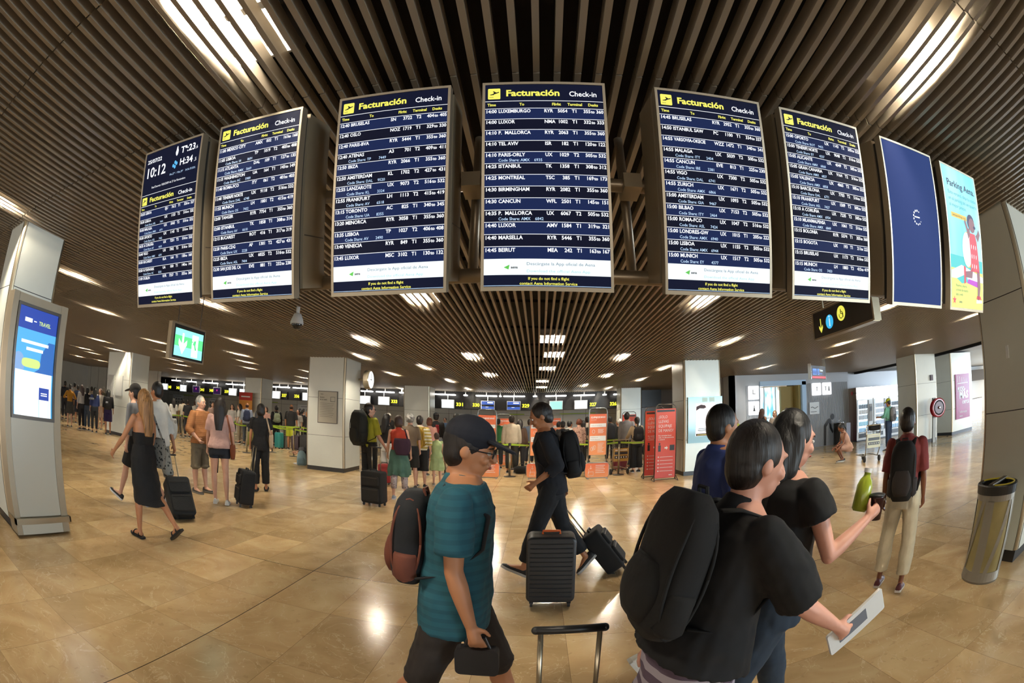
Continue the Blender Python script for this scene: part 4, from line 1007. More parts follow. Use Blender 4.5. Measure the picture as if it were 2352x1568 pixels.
p = pp('person in a loose white shirt and pale shorts pulling a suitcase on the left', 372, 1178, 1.76, 50, top=T_(whi, hem=.88, sleeve=.6, loose=.03), bottom=B_('shorts', blotch('leafshorts','#8d8a80','#3c3b36',20,.35), hem=.52, flare=.03), skin='olive', hair=('short','black'), shoes=('#15161a','shoe','#d8d8d8'), pose=dict(lf=18,lk=4,rf=-14,rk=18,rt=-16,ra=(-14,10,6),lean=4))
sling(p, 'white and black weekend bag on the shoulder of the person in the white shirt', '#b8b2a6', 'r', m=blotch('weekendbag','#bdb7ab','#8a8378',9,.3), w=.36, h=.30, z=1.12, dx=.27)
x, y = on_floor(424, 1196)
suitcase('black and silver suitcase rolling at a slant behind the person in the white shirt', (x,y,0), 62, .38, .56, .24, '#1a1b1b', False, .42, 33, wheels=2)
p = pp('person in a rust polo shirt and khaki shorts standing, turned to the right', 462, 1131, 1.70, -132, top=T_(stripes('rust','#9a6438','#8d5a31',30), hem=.90, sleeve=.6, loose=.02), bottom=B_('shorts', khk, hem=.56, flare=.035, waist=1.0), skin='light', hair=('short','grey'), shoes=('#3a3632','shoe','#6f6a60'),
    pose=dict(ra=(-4,20,50,25), la=(2,14,18), belly=.075, rs=4, ls=4, lf=2, rf=-2), wide=1.16, vox=.010, face=True)
h_ = p.hand['l']; t = empty('folded_jacket', (h_[0], h_[1], h_[2]), 0, 'black jacket hanging from the hand of the person in the rust polo shirt', 'jacket')
b = MB(); b.tube([(0,.0,.05),(.0,.0,-.08),(.01,0,-.26),(.0,0,-.40)],[(.03,.03),(.07,.05),(.09,.05),(.07,.03)],14); b.build('jacket_body', blk, t, smooth=True)
b = MB(); b.tube([(.04,0,.0),(.08,0,-.2),(.07,0,-.46)],[.03,.035,.02],8); b.build('sleeve', blk, t, smooth=True)
p = pp('person in a pale pink blouse and denim shorts seen from behind', 508, 1158, 1.69, -6, top=T_(cloth('blush','#c9a093'), hem=.93, sleeve=.42, loose=.035), bottom=B_('shorts', cloth('darkdenim','#1a2029'), hem=.20), skin='light', hair=('long','dark',.36), shoes=('#d6d1c6','shoe','#d8d4ca'), pose=dict(lf=3, rf=-3, rs=3, ra=(4,12,20)), fem=True, vox=.010)
sling(p, 'tan leather bag on a leopard print strap beside the denim shorts', '#7a4124', 'r', w=.22, h=.24, z=.88, dx=.24)
x, y = on_floor(560, 1162)
suitcase('black soft suitcase with a raised handle beside the person in the pink blouse', (x,y,0), -40, .37, .55, .24, '#0d0e11', False, .40, 8, wheels=2)
p = pp('person in a black blouse and black trousers with short dark hair seen from behind', 600, 1128, 1.66, -4, top=T_(cloth('ink','#0a0b0e'), hem=.90, sleeve=.35), bottom=B_('trousers', blotch('dotted','#0b0c10','#2b2c33',60,.13), flare=.02), skin='tan', hair=('bob','dark'), shoes=('#141414','sandal','#191919'), pose=dict(rf=4, lf=-3, ra=(6,12,30)), fem=True, vox=.010)
sling(p, 'cream leather shoulder bag on the person in the black trousers', '#b7a184', 'r', w=.30, h=.26, z=1.02, dx=.23)
# --- group by the pale green column
p = pp('person in a yellow and black sports shirt with a tall backpack holding a suitcase handle', 850, 1136, 1.84, -52, top=T_(cloth('yellow','#a9a52c'), hem=.90, sleeve=.5), bottom=B_('shorts', blk, hem=.56, flare=.03), skin='light', hair=('short','dark'), shoes='#1b1b1d', pose=dict(ra=(10,8,26), head=(-30,0,0), glasses=1), vox=.011)
backpack(p, 'tall black trekking backpack on the person in the yellow shirt', '#13140f', h=.66, w=.34, d=.26, zc=1.28)
x, y = on_floor(860, 1160)
suitcase('large black suitcase with a long handle standing beside the yellow shirt', (x,y,0), -12, .42, .58, .25, '#0c0c0e', False, .42, 0, wheels=4)
p = pp('person in a black top and white jeans with long black hair in the queue', 890, 1110, 1.66, -40, top=T_(blk, hem=.98, sleeve=.55), bottom=B_('trousers', whi), skin='tan', hair=('long','black',.3), pose=dict(la=(12,6,70), ra=(12,6,70), head=(-20,12,0)), fem=True, vox=.013)
t = suitcase('small red suitcase half hidden behind the white jeans', on_floor(884,1112)+(0,), 10, .3, .45, .2, '#8f1a1a', True, 0, 0)
p = pp('person in an orange top and green pleated skirt over patterned leggings', 918, 1146, 1.63, -3, top=T_(cloth('vermilion','#b03a22'), hem=.95, sleeve=0, strap=1), bottom=B_('skirt', cloth('sage','#46675a'), hemz=.50, flare=.05, drape=.018), skin='light', hair=('bob','brown'), shoes=('#9aa3b0','shoe','#cfcfcf'), pose=dict(ls=4, rs=4, la=(6,12,20), ra=(6,12,20)), fem=True, vox=.011)
lg = MB()
for sg in (-1,1): lg.tube([(sg*.10,0,.52),(sg*.105,0,.36),(sg*.108,0,.22)],[.072,.066,.055],14)
lg.build('leggings', blotch('leggings','#b9a9a6','#4a2530',34,.28), p.root, smooth=True)
sling(p, 'purple slouchy shoulder bag across the orange top', '#2f1428', 'r', w=.15, h=.34, d=.36, z=1.12, dx=.08, dy=-.20, rz=0)
p = pp('person with curly grey hair in a taupe blouse in the queue', 944, 1122, 1.68, 2, top=T_(cloth('taupe','#6d5c49'), hem=.92, sleeve=.5), bottom=B_('shorts', blk, hem=.50, flare=.03), skin='light', hair=('curly','grey'), shoes='#2b2622', fem=True, vox=.013)
p = pp('person in a striped shirt and black knee length shorts wearing a mustard backpack', 966, 1118, 1.66, -12, top=T_(stripes('mustardstripe','#b39a4a','#d8d0b8',13), hem=.92, sleeve=.55, loose=.02), bottom=B_('shorts', blk, hem=.62, flare=.05), skin='light', hair=('short','dark'), shoes='#2b2622', vox=.012)
backpack(p, 'mustard yellow backpack on the person in the striped shirt', '#a07a1e', '#8d6a18', h=.46, w=.30, d=.17)
pp('person with red hair in a pale pink top in the queue', 988, 1092, 1.64, -15, top=T_(cloth('pinktop','#c58f80'), hem=.9), bottom=B_('trousers', jns), hair=('bob','red'), fem=True, vox=.016)
p = pp('small child in a pale lime sleeveless dress', 1004, 1114, 1.28, 8, top=T_(cloth('limedress','#a9ba82'), hem=.92, sleeve=0, loose=.02), bottom=B_('skirt', cloth('limedress','#a9ba82'), hemz=.50, flare=.08, drape=.012), hair=('short','brown'), shoes='#caa', fem=True, vox=.011) if False else pp('small child in a pale lime sleeveless dress', 1004, 1114, 1.28, 8, top=T_(cloth('limedress','#a9ba82'), hem=.92, sleeve=0, loose=.02), bottom=B_('skirt', cloth('limedress','#a9ba82'), hemz=.50, flare=.08, drape=.012), hair=('short','brown'), shoes='#8a7a70', fem=True, vox=.011)
p = pp('person in a black t-shirt with a red bag strap and black cap in the queue', 1003, 1080, 1.80, -10, top=T_(blk), bottom=B_('shorts', gry, hem=.5), hair=('short','black'), pose=dict(hat=('cap','#0e0e10')), vox=.016)
sling(p, 'red sling bag on the back of the black t-shirt', '#8f1c22', 'r', w=.2, h=.3, z=1.25, dx=.06, dy=-.16, cross=True)
p = pp('bearded person in a white t-shirt with a red backpack facing right', 1050, 1086, 1.80, -80, top=T_(whi), bottom=B_('trousers', gry), hair=('short','black'), skin='tan', pose=dict(la=(14,6,50), ra=(14,6,50), head=(0,6,0)), vox=.015)
backpack(p, 'red and black backpack on the person in the white t-shirt', '#7d1a1e', '#151515', h=.46, w=.3)
pp('person in a white sun hat and black shirt near the counters', 893, 1050, 1.74, 150, top=T_(blk), bottom=B_('trousers', nvy), hair=('short','grey'), pose=dict(hat=('hat','#d8d2c4')), vox=.018)
# --- centre queue
Q1 = [('person in a green t-shirt with a dark shoulder strap in the centre queue',1143,1076,1.72,5,'#2d6b3c',.5,'trousers','#26282c','short','dark',0),
 ('person in a cream long sleeved shirt seen from behind in the centre queue',1174,1086,1.80,0,'#b9ad98',1.0,'trousers','#23231f','short','dark',0),
 ('person with long dark hair in a brown jacket beside the cream shirt',1193,1080,1.68,-20,'#4a3426',1.0,'trousers','#1b1b1e','long','dark',1),
 ('person in a faded blue t-shirt behind the striding traveller',1215,1068,1.70,-5,'#4d5b70',.5,'trousers','#20242c','short','dark',0),
 ('person with dark hair in a salmon top leaning in the centre queue',1276,1078,1.62,-30,'#b0705a',.5,'trousers','#1d1d22','short','black',0),
 ('person in a black t-shirt and black cap wearing a winged drawstring bag',1290,1080,1.60,0,'#101014',.5,'shorts','#1b1d24','short','black',0),
 ('person in a white t-shirt looking down beside the winged bag',1306,1076,1.62,-50,'#c4c2ba',.5,'shorts','#2a2c33','short','black',0),
 ('person with curly auburn hair in a floral blouse',1327,1078,1.66,5,'F',.6,'trousers','#15161a','curly','red',1),
 ('person with long dark hair in a black top beside the floral blouse',1337,1066,1.62,-10,'#131316',.5,'trousers','#15161a','long','dark',1),
 ('person in a white shirt with black hair behind the floral blouse',1346,1062,1.76,10,'#c2bdb0',.5,'trousers','#15161a','short','black',0),
 ('person in a dark jacket just right of the big orange banner',1399,1062,1.74,-5,'#1d1f25',1.0,'trousers','#1a1b20','short','black',0),
 ('person with white hair in a black cardigan facing left',1419,1066,1.62,70,'#101114',1.0,'trousers','#14151a','curly','white',1),
 ('person in a grey long sleeved shirt near the end of the queue',1437,1078,1.82,-15,'#7d7c80',1.0,'trousers','#2b2c31','short','dark',0),
 ('person with a ponytail in a cream blouse and wide black trousers at the belt barrier',1460,1084,1.66,18,'#b7a283',.9,'trousers','#0c0c0e','pony','dark',1)]
for (lb, fx, fy, h, rel, tc_, sl, bk, bc, hs, hc_, fm) in Q1:
    tm = blotch('floral','#b79280','#6d3b34',16,.3) if tc_ == 'F' else cloth('q'+tc_, tc_)
    ps = dict(la=(8,6,40), ra=(8,6,40)) if 'leaning' in lb or 'looking' in lb else {}
    if 'leaning' in lb: ps['lean'] = 14
    if 'ponytail' in lb: ps = dict(la=(30,12,30))
    if 'black cap' in lb: ps['hat'] = ('cap','#0c0c0e')
    p = pp(lb, fx, fy, h, rel, top=T_(tm, hem=.9, sleeve=sl, loose=.02), bottom=B_(bk, cloth('q'+bc, bc), **({'flare':.05} if 'wide' in lb else {})), skin='light' if fm else 'tan', hair=(hs,hc_), fem=bool(fm), pose=ps, vox=.016)
    if 'ponytail' in lb: backpack(p, 'black backpack on the person in the cream blouse', '#0e0e10', h=.46, w=.32)
    if 'wearing a winged' in lb:
        bb = backpack(p, 'black drawstring bag with pale wings on the back of the black t-shirt', '#17181c', h=.40, w=.26, d=.10)
        g = MB()
        for sg in (-1,1): g.poly([(sg*.01,-.225,1.25),(sg*.10,-.21,1.33),(sg*.09,-.215,1.25),(sg*.05,-.225,1.21)])
        g.build('wing_print', whi, bb)
pp('child in a dark blue top crouching by the end of the belt barrier', 1484, 1074, 1.25, 40, top=T_(nvy), bottom=B_('shorts', whi, hem=.4), hair=('short','dark'), pose=dict(lf=95, lk=125, lt=30, rf=80, rk=130, rt=20, lean=25, la=(40,6,30), ra=(40,6,30)), vox=.014)
# --- queue at the left counters
Q2 = [('person in a white top with a shoulder strap, left end of the counter queue',532,1016,1.66,170,'#bdb9b2',.5,'shorts','#15161a','long','dark',1),
 ('person in white t-shirt and beige trousers turned left in the counter queue',549,1018,1.70,80,'#c6c2ba',.5,'trousers','#a3937c','long','dark',1),
 ('bald person in a pale blue shirt with a navy backpack in the counter queue',566,1022,1.76,0,'#8a93a6',.6,'trousers','#3a4048','thin','brown',0),
 ('person in a grey shirt with short black hair left of the far column',598,1020,1.74,180,'#5e6068',.5,'trousers','#1f2228','short','black',0),
 ('person in a pink top beside the far column',610,1026,1.66,150,'#b48a80',.5,'trousers','#24262c','bob','brown',1),
 ('person in a black jacket with a pale green bag in the counter queue',634,1024,1.76,10,'#111216',1.0,'trousers','#1a1c22','short','black',0),
 ('bald person in a black t-shirt and bright yellow shorts',668,1032,1.84,-15,'#0f1013',.5,'shorts','#b5b92c','thin','brown',0),
 ('person in a white blouse with dark hair in the counter queue',684,1026,1.66,160,'#bdb8b0',.5,'trousers','#2a2c33','long','dark',1),
 ('person in black with a ponytail in the counter queue',695,1020,1.68,-60,'#141519',.6,'trousers','#1c1d22','pony','black',1),
 ('person in black ending the counter queue beside the pale green column',706,1032,1.62,120,'#15161b',.6,'trousers','#202127','short','dark',0),
 ('person in a white blouse at the far left check-in desk',397,1000,1.66,20,'#c2beb6',.5,'trousers','#2a2c33','long','dark',1),
 ('person in a cream top at the far left check-in desk',420,1002,1.70,5,'#b7ab98',.5,'trousers','#3c3a36','short','black',0),
 ('person in a black top with crossed straps at the far left desks',430,1004,1.68,-10,'#1a1b20',.5,'trousers','#23252b','short','dark',1),
 ('person in a pale shirt beyond the rust polo shirt',447,1004,1.66,0,'#bdb7aa',.5,'trousers','#34363c','short','brown',0),
 ('person with dark hair partly behind the pink blouse',487,1012,1.68,190,'#a98d80',.5,'trousers','#2a2c33','long','dark',1)]
for (lb, fx, fy, h, rel, tc_, sl, bk, bc, hs, hc_, fm) in Q2:
    p = pp(lb, fx, fy, h, rel, top=T_(cloth('q'+tc_, tc_), hem=.9, sleeve=sl, loose=.02), bottom=B_(bk, cloth('q'+bc, bc), **({'hem':.5,'flare':.03} if bk == 'shorts' else {})), skin='light' if fm else 'tan', hair=(hs,hc_), fem=bool(fm), vox=.018)
    if 'navy backpack' in lb: backpack(p, 'navy backpack on the bald person in the pale blue shirt', '#1a2340', h=.46)
    if 'green bag' in lb: backpack(p, 'pale green backpack on the person in the black jacket', '#9aa68a', h=.40, w=.28)
for k, (fx, fy, c, hh, lb) in enumerate(((641,1030,'#2f7f80',.62,'teal hard suitcase in the counter queue'),(655,1030,'#7c7a74',.5,'grey hard suitcase beside the teal one'),(680,1034,'#2b1a2a',.55,'dark plum suitcase by the yellow shorts'),(699,1036,'#141417',.6,'black suitcase near the end of the counter queue'),(575,1024,'#6e6a22',.55,'olive suitcase near the far column'))):
    suitcase(lb, on_floor(fx,fy)+(0,), 10*k-20, .36, hh, .24, c, True, .3, 0)
p = pp('person sitting on the floor with bags against the pale green column', 709, 1066, 1.70, 100, top=T_(cloth('coal','#1c1c20')), bottom=B_('trousers', cloth('greyjeans','#4d4f55')), hair=('short','brown'), shoes=('#c9c6bd','shoe','#d8d8d8'), pose=dict(lf=150, lk=140, rf=145, rk=138, lean=-8, la=(40,8,30), ra=(40,8,30), zmin=.78*0+.0), vox=.014)
# the seated figure rests its seat on the floor
p.root.location.z = -(.95-.13)*1.70/1.75+.0 + .0
for o_ in ('a',): pass
# --- school group far left
G = [('person in a mustard top and grey skirt, hands on hips, in the school group',160,980,1.64,0,'#a9761c','skirt','#3a3936','short','black',1),
 ('person in a white shirt at the back of the school group',170,962,1.76,-20,'#b9b5ae','trousers','#2a2c33','short','black',0),
 ('person in dark clothes at the left end of the school group',148,962,1.74,10,'#23262e','trousers','#23262e','short','dark',0),
 ('person in a navy top and navy shorts in the school group',178,972,1.66,-10,'#22304a','shorts','#141a28','short','dark',0),
 ('person with long brown hair in a white t-shirt in the school group',187,986,1.68,30,'#b9b3ab','trousers','#17181c','long','brown',1),
 ('person in a black t-shirt and blue jeans in the school group',200,988,1.62,-30,'#15161a','trousers','#3d4a5a','bob','black',1),
 ('person in pale clothes at the middle back of the school group',209,970,1.70,10,'#a99f92','trousers','#6d675e','short','dark',0),
 ('person in a blue top with a grey neck pillow in the school group',217,993,1.66,5,'#23315e','trousers','#20242a','long','black',1),
 ('person in a white top and shorts with long hair in the school group',229,986,1.66,160,'#c2bcb4','shorts','#b9a08f','long','brown',1),
 ('person in olive at the back right of the school group',236,974,1.76,20,'#4b4a3c','trousers','#35352e','short','grey',0),
 ('person in black with purple shorts at the right end of the school group',248,998,1.66,-5,'#121317','shorts','#2a1c48','long','black',0)]
for (lb, fx, fy, h, rel, tc_, bk, bc, hs, hc_, fm) in G:
    ps = dict(la=(-5,35,95,40), ra=(-5,35,95,40)) if 'hips' in lb else {}
    p = pp(lb, fx, fy, h, rel, top=T_(cloth('q'+tc_, tc_), hem=.92), bottom=B_(bk, cloth('q'+bc, bc), **({'hem':.5,'flare':.03} if bk == 'shorts' else ({'hemz':.55} if bk == 'skirt' else {}))), skin='tan' if not fm else 'light', hair=(hs,hc_) if hs != 'long' else (hs,hc_,.25), fem=bool(fm), pose=ps, vox=.017)
    if 'purple' in lb:
        bb = backpack(p, 'black backpack with white letters at the right end of the school group', '#101114', h=.50, w=.34); g = MB(); text(g, 'EF', -.10, 1.20, .12, y=-.300, bold=.04); g.build('lettering', M_white, bb)
    if 'neck pillow' in lb:
        t = empty('neck_pillow', (0,0,0), 0, 'grey neck pillow around the shoulders of the person in blue', 'pillow'); t.matrix_world = p.torso
        g = MB(); g.tube([(-.17-.0+.10*cos(a), -.10+.10*sin(a), 1.30) for a in np.linspace(R(20),R(330),12)],.045,10,ends=True); g.build('pillow_body', gry, t, smooth=True)
# --- right side
x, y = on_floor(2040, 1352)
p = person('person in a brick red t-shirt and white cropped trousers seen from behind at the right', x, y, 1.51, -8-math.degrees(math.atan2(x,y)), T_(cloth('brick','#7b3230'), hem=.93, sleeve=.5), B_('trousers', cloth('ivory','#c7bb9f'), hem=.90, flare=.02), 'brown', ('short','dark'), ('#4a1820','shoe','#c9c4ba'),
    dict(lf=3, rf=-6, ls=7, rs=6, la=(-2,10,14), ra=(2,8,16), lean=2), vox=.008, wide=.92)
backpack(p, 'black and grey sports backpack on the person in the brick red t-shirt', '#121213', '#2c2624', h=.54, w=.28, d=.17, zc=1.19)
b = MB(); wv = p.root.matrix_world
tp = p.torso; t = empty('wristband', tuple(p.wrist['l']), 0, 'white watch on the left wrist of the person in the brick red t-shirt', 'watch'); b = MB(); b.tube([(.032*cos(a),.032*sin(a),0) for a in np.linspace(0,2*pi,17)],.010,8); b.build('band', M_white, t, smooth=True); b = MB(); b.box(-.04,-.03,-.014,.014,-.014,.014); b.build('dial', M_chrome, t)
x, y = on_floor(1948, 1060)
p = person('person in a pale pink dress squatting beside the luggage trolley', x, y, 1.64, 70, T_(cloth('palepink','#c39a86'), hem=.86, sleeve=0, strap=1, loose=.02), B_('shorts', cloth('palepink','#c39a86'), hem=.4, flare=.02), 'brown', ('pony','black'), '#121214',
    dict(lf=100, lk=128, lt=28, rf=92, rk=124, rt=32, lean=24, la=(36,8,40), ra=(36,8,40), head=(0,15,0)), fem=True, vox=.012)
p = pp('person in a mint t-shirt, jeans and a yellow cap at the vending machines', 2040, 1035, 1.70, 62, top=T_(cloth('mint','#6fae98'), hem=.92), bottom=B_('trousers', cloth('jeans2','#26364e')), skin='tan', hair=('short','dark'), shoes='#14151a', pose=dict(la=(20,6,70), head=(0,14,0), hat=('cap','#c9cf3a')), vox=.013)
backpack(p, 'grey backpack on the person with the yellow cap', '#77767a', '#4d4c50', h=.48, w=.3)
for (lb, fx, fy, h, rel, tc_, sl, hs, hc_, fm) in (('person with brown hair in a black tank top near the toilets',1750,1050,1.74,-40,'#141418',0,'long','brown',1),('person with fair hair in a pale top near the toilets',1779,1052,1.64,180,'#9a8f84',.5,'bob','blond',1),('person in a navy polo shirt near the toilets',1806,1052,1.70,170,'#151a28',.5,'short','dark',0)):
    pp(lb, fx, fy, h, rel, top=T_(cloth('q'+tc_, tc_), hem=.92, sleeve=sl, strap=1), bottom=B_('trousers', jns), skin='light', hair=(hs,hc_), fem=bool(fm), vox=.015)
# agents behind the desks
for k, (ax, c, lb) in enumerate(((1022,'#4a6488','agent in a blue shirt behind the check-in desks'),)):
    xx, _ = at_y(ax, 960, 23.6); person(lb, xx, 23.6, 1.72, 180, T_(cloth('q'+c, c)), B_('trousers', nvy), 'light', ('short','brown'), vox=.02)
# ---------------------------------------------------------------- check-in desks, desk numbers and monitors
def em(name, hx, e=1.0): return mat(name, tuple(c*.05 for c in hexc(hx)), .4, emit=e, ecol=hexc(hx))
E_white = em('panel_white_lit', '#eef8ff', 1.5); E_blue = em('panel_blue_lit', '#3f62b8', 1.1); E_purple = em('panel_purple_lit', '#2b1440', 1); E_pink = em('panel_pink_lit', '#c8388c', 1.2); E_teal = em('panel_teal_lit', '#a8e4dc', 1.2)
E_num = em('number_yellow', '#f4f03a', 1.6)
for n_, a in (('343',388),('342',407),('341',463),('340',484),('339',519),('337',652),('336',681),('333',905),('331',1055),('330',1093),('329',1208),('328',1250),('327',1363),('326',1409)):
    x, _ = at_y(a, 900, 24.14); t = empty('desk_number_sign', (x,24.2,2.47), 0, 'black desk sign with yellow number '+n_+' on the check-in fascia', 'desk sign', 'numbered desk signs')
    b = MB(); b.box(-.21,.21,0,.098,-.21,.21); b.build('sign_case', M_black, t); b = MB(); text(b, n_, 0, -.085, .24, y=-.004, width=.36, align='c', bold=.04); b.build('number', E_num, t)
for k, (a, m_) in enumerate(((377,0),(419,1),(449,2),(497,2),(533,0),(558,0),(632,0),(705,0),(837,0),(881,0),(1028,0),(1120,3),(1180,3),(1278,4),(1335,0))):
    x, _ = at_y(a, 900, 23.9); t = empty('desk_monitor', (x,23.95,2.46), 0, {0:'white lit monitor hanging over a check-in desk',1:'white lit monitor with a dark dot hanging over desk 342',2:'monitor with a purple picture hanging over a check-in desk',3:'monitor with blue stripes hanging over a check-in desk',4:'pale teal lit monitor hanging over desk 328'}[m_], 'monitor', 'monitors over the check-in desks')
    b = MB(); b.rbox(-.34,.34,0,.06,-.23,.23,.02); b.build('monitor_case', M_white, t)
    b = MB(); rect(b,-.31,.31,-.20,.20,-.003,0)
    if m_ == 3: rect(b,-.31,.31,-.06,.03,-.005,1); rect(b,-.02,.26,.10,.16,-.006,2); rect(b,-.10,.04,-.10,-.08,-.006,2)
    if m_ == 2: b.poly([(.05*cos(a_),-.005,.03+.06*sin(a_)) for a_ in np.linspace(0,2*pi,12)[:-1]],3)
    if m_ == 1: b.poly([(.03*cos(a_),-.005,.03*sin(a_)) for a_ in np.linspace(0,2*pi,10)[:-1]],1)
    b.build('screen', [{0:E_white,1:E_white,2:E_purple,3:E_blue,4:E_teal}[m_], M_black, E_white, E_pink], t)
    b = MB(); b.tube([(0,.03,.23),(0,.03,.50)],.02,8); b.build('drop_pole', M_white, t)
for a, w_ in ((402,.9),(437,.9),(485,1),(531,1),(558,.7),(640,1),(690,1.1),(842,.7),(884,1.05),(1022,1.1),(1117,1.05),(1181,1.05),(1277,1.05),(1342,1.1),(1418,.4),(922,.25),(1069,.2),(1149,.12),(1229,.2),(1389,.2),(466,.2),(660,.2)):
    x, _ = at_y(a, 905, 23.8); t = empty('strip_lamp', (x,23.85,2.93), 0, 'white strip lamp under the ceiling along the check-in fascia', 'lamp', 'strip lamps along the check-in fascia')
    b = MB(); b.rbox(-w_/2,w_/2,-.07,.07,-.03,.03,.028); b.build('diffuser', M_strip, t); b = MB(); b.box(-.02,.02,-.02,.02,.03,.19); b.build('stem', M_white, t)
for k, x in enumerate(np.arange(-27.5, 2.0, 3.05)):
    t = empty('check_in_counter', (x,23.2,0), 0, 'pale check-in counter in the row beneath the desk numbers', 'counter', 'check-in counters at the back')
    b = MB(); b.box(-1.1,1.1,-.25,.25,0,1.0); b.build('counter_body', M_desk, t); b = MB(); b.box(-1.14,1.14,-.3,.28,1.0,1.04); b.build('counter_top', M_darksteel, t)
    b = MB(); b.box(.45,.85,-.02,.02,1.04,1.34); b.build('terminal', M_black, t)
M_lime = mat('lime_strip', hexc('#9bb52c'), .5)
for a in (1180,1300,1345,760,620,430,470): # lime guidance strips and white notice boards on the back wall
    x, _ = at_y(a, 950, 25.5); t = tag(MB().box(x-.55,x+.55,25.55,25.59,2.02,2.07).build('wall_strip', M_lime), 'thin lime green strip high on the pale wall behind the desks', 'wall strip', 'lime strips on the wall behind the desks')
for a in (1068,820,700,405,490):
    x, _ = at_y(a, 955, 25.4); t = empty('notice_board', (x,25.5,1.55), 0, 'white framed board of small grey icons on the wall behind the desks', 'notice board', 'icon boards behind the desks')
    b = MB(); b.box(-.6,.6,0,.06,-.45,.45); b.build('board', M_white, t)
    b = MB()
    for i in range(4):
        for j in range(3): b.poly([(-.42+.28*i+.08*cos(q_), -.004, -.28+.22*j+.07*sin(q_)) for q_ in np.linspace(0,2*pi,9)[:-1]])
    b.tube([(-.5+.06*cos(q_),-.005,.36+.06*sin(q_)) for q_ in np.linspace(0,2*pi,13)],.008,4); b.box(-.36,.4,-.005,-.003,.34,.37); b.build('icons', mat('icon_grey', hexc('#77787a'), .6), t)
# ---------------------------------------------------------------- advertising kiosk on the left column
t = empty('advertising_kiosk', (-4.77,2.17,0), 0, 'tall metal kiosk with a lit blue and white travel advertisement on the left column', 'kiosk')
b = MB(); b.box(-.245,-.02,-.45,.45,.02,2.39); b.build('kiosk_body', M_beige, t)
M_kp = mat('kiosk_panel', hexc('#c3bdab'), .3, .1)
b = MB(); b.box(-.02,0,-.45,-.36,.02,2.39); b.box(-.02,0,.34,.45,.02,2.39); b.box(-.02,0,-.357,.337,2.30,2.385); b.build('side_strips', M_beige, t)
b = MB(); b.box(-.02,-.002,-.357,.337,.21,1.19); b.box(-.02,-.002,-.357,.337,.02,.14); b.build('lower_panel', M_kp, t)
b = MB(); b.box(-.02,.03,-.357,-.325,1.19,2.30); b.box(-.02,.03,.305,.337,1.19,2.30); b.box(-.02,.03,-.325,.305,1.19,1.225); b.box(-.02,.03,-.325,.305,2.27,2.30); b.build('screen_frame', M_darksteel, t)
b = MB()
R2 = lambda y0,y1,z0,z1,x_,mi: b.add([(x_,y0,z0),(x_,y1,z0),(x_,y1,z1),(x_,y0,z1)],[(0,1,2,3)],mi)
R2(-.325,.305,1.225,2.27,.0,0); R2(-.325,.305,2.06,2.27,.002,1); R2(-.305,.285,1.225,1.66,.004,2); R2(.09,.25,1.225,1.52,.006,0); R2(.09,.25,1.40,1.52,.007,1); R2(.095,.245,1.225,1.40,.008,2)
b.add([(.003,y_,z_) for y_, z_ in ((.08,1.70),(.10,1.85),(.20,1.98),(.30,1.98),(.305,1.66),(.0,1.66))],[tuple(range(6))],3); b.add([(.003,-.26+.10*cos(q_),1.72+.11*sin(q_)) for q_ in np.linspace(0,2*pi,16)[:-1]],[tuple(range(15))],5)
R2(-.24,.20,1.925,1.955,.005,2); R2(-.15,.12,1.86,1.89,.005,2); R2(-.22,-.10,2.13,2.17,.005,2); R2(-.075,-.03,2.145,2.155,.005,2); R2(.12,.22,1.44,1.45,.009,2); R2(.12,.22,1.46,1.47,.009,2)
b.add([(.006,y_,z_) for y_, z_ in [(-.06+.15*math.copysign(abs(cos(q_))**.5,cos(q_)), 1.74+.045*math.copysign(abs(sin(q_))**.7,sin(q_))) for q_ in np.linspace(0,2*pi,21)[:-1]]],[tuple(range(20))],4)
tx = MB(); text(tx, 'TRAVEL', 0, 2.125, .055, width=.19, bold=.02); vs_ = [(.007, .01+v[0], v[2]) for v in tx.v]; b.add(vs_, tx.f, 4)
b.build('screen', [em('kiosk_sky','#55b4ee',1.1), em('kiosk_blue','#2444a8',1.1), em('kiosk_white','#f6fbff',1.25), em('kiosk_rock','#2f6fc4',1), em('kiosk_lime','#d8f08a',1.1), em('kiosk_pale','#8fb6ea',1)], t)
b = MB(); b.box(.0,.05,-.47,.47,.14,.20); b.box(-.245,.05,.45,.47,.14,.20); b.box(-.245,.05,-.47,-.45,.14,.20); b.build('bumper_rail', M_steel, t)
# ---------------------------------------------------------------- things on the columns
t = empty('framed_notice', (-5.595,11.675,1.765), 0, 'grey framed passenger notice on the pale green column', 'notice')
b = MB(); b.box(-.31,.31,-.03,0,-.44,.44); b.build('frame', M_darksteel, t); b = MB(); b.box(-.29,.29,-.036,-.03,-.42,.42); b.build('sheet', mat('notice_sheet', hexc('#b9b3a2'), .4), t)
b = MB(); text(b,'aena',-.22,.34,.045,y=-.038,bold=.02); text(b,'Seguro',-.24,.25,.05,y=-.038,bold=.03); text(b,'en su vuelo',-.24,.19,.05,y=-.038,bold=.03)
for k in range(9): b.box(-.24,.22-.03*(k%3),-.0385,-.037,.10-.045*k,.106-.045*k)
b.tube([(x_,-.04,z_) for x_, z_ in ((.10,.16),(.24,.16),(.24,.28),(.10,.28),(.10,.16))],.006,4); b.build('lettering', mat('ink_grey', hexc('#4d4a44'), .6), t)
t = empty('wall_clock', (-5.08,12.72,2.64), R(0), 'round double faced station clock fixed beside the pale green column', 'clock')
b = MB(); n0 = 0; b.lathe([(0,.245),(.02,.27),(.16,.27),(.18,.245)], 32)
Mc = M4(roty(R(90)), (.22,0,0)); b.xform(Mc); b.build('clock_drum', M_steel, t, smooth=False)
b = MB(); b.lathe([(.181,.245),(.184,.24)], 32); b.xform(Mc); b.build('clock_face', em('clock_white','#f4f6f4',1.2), t)
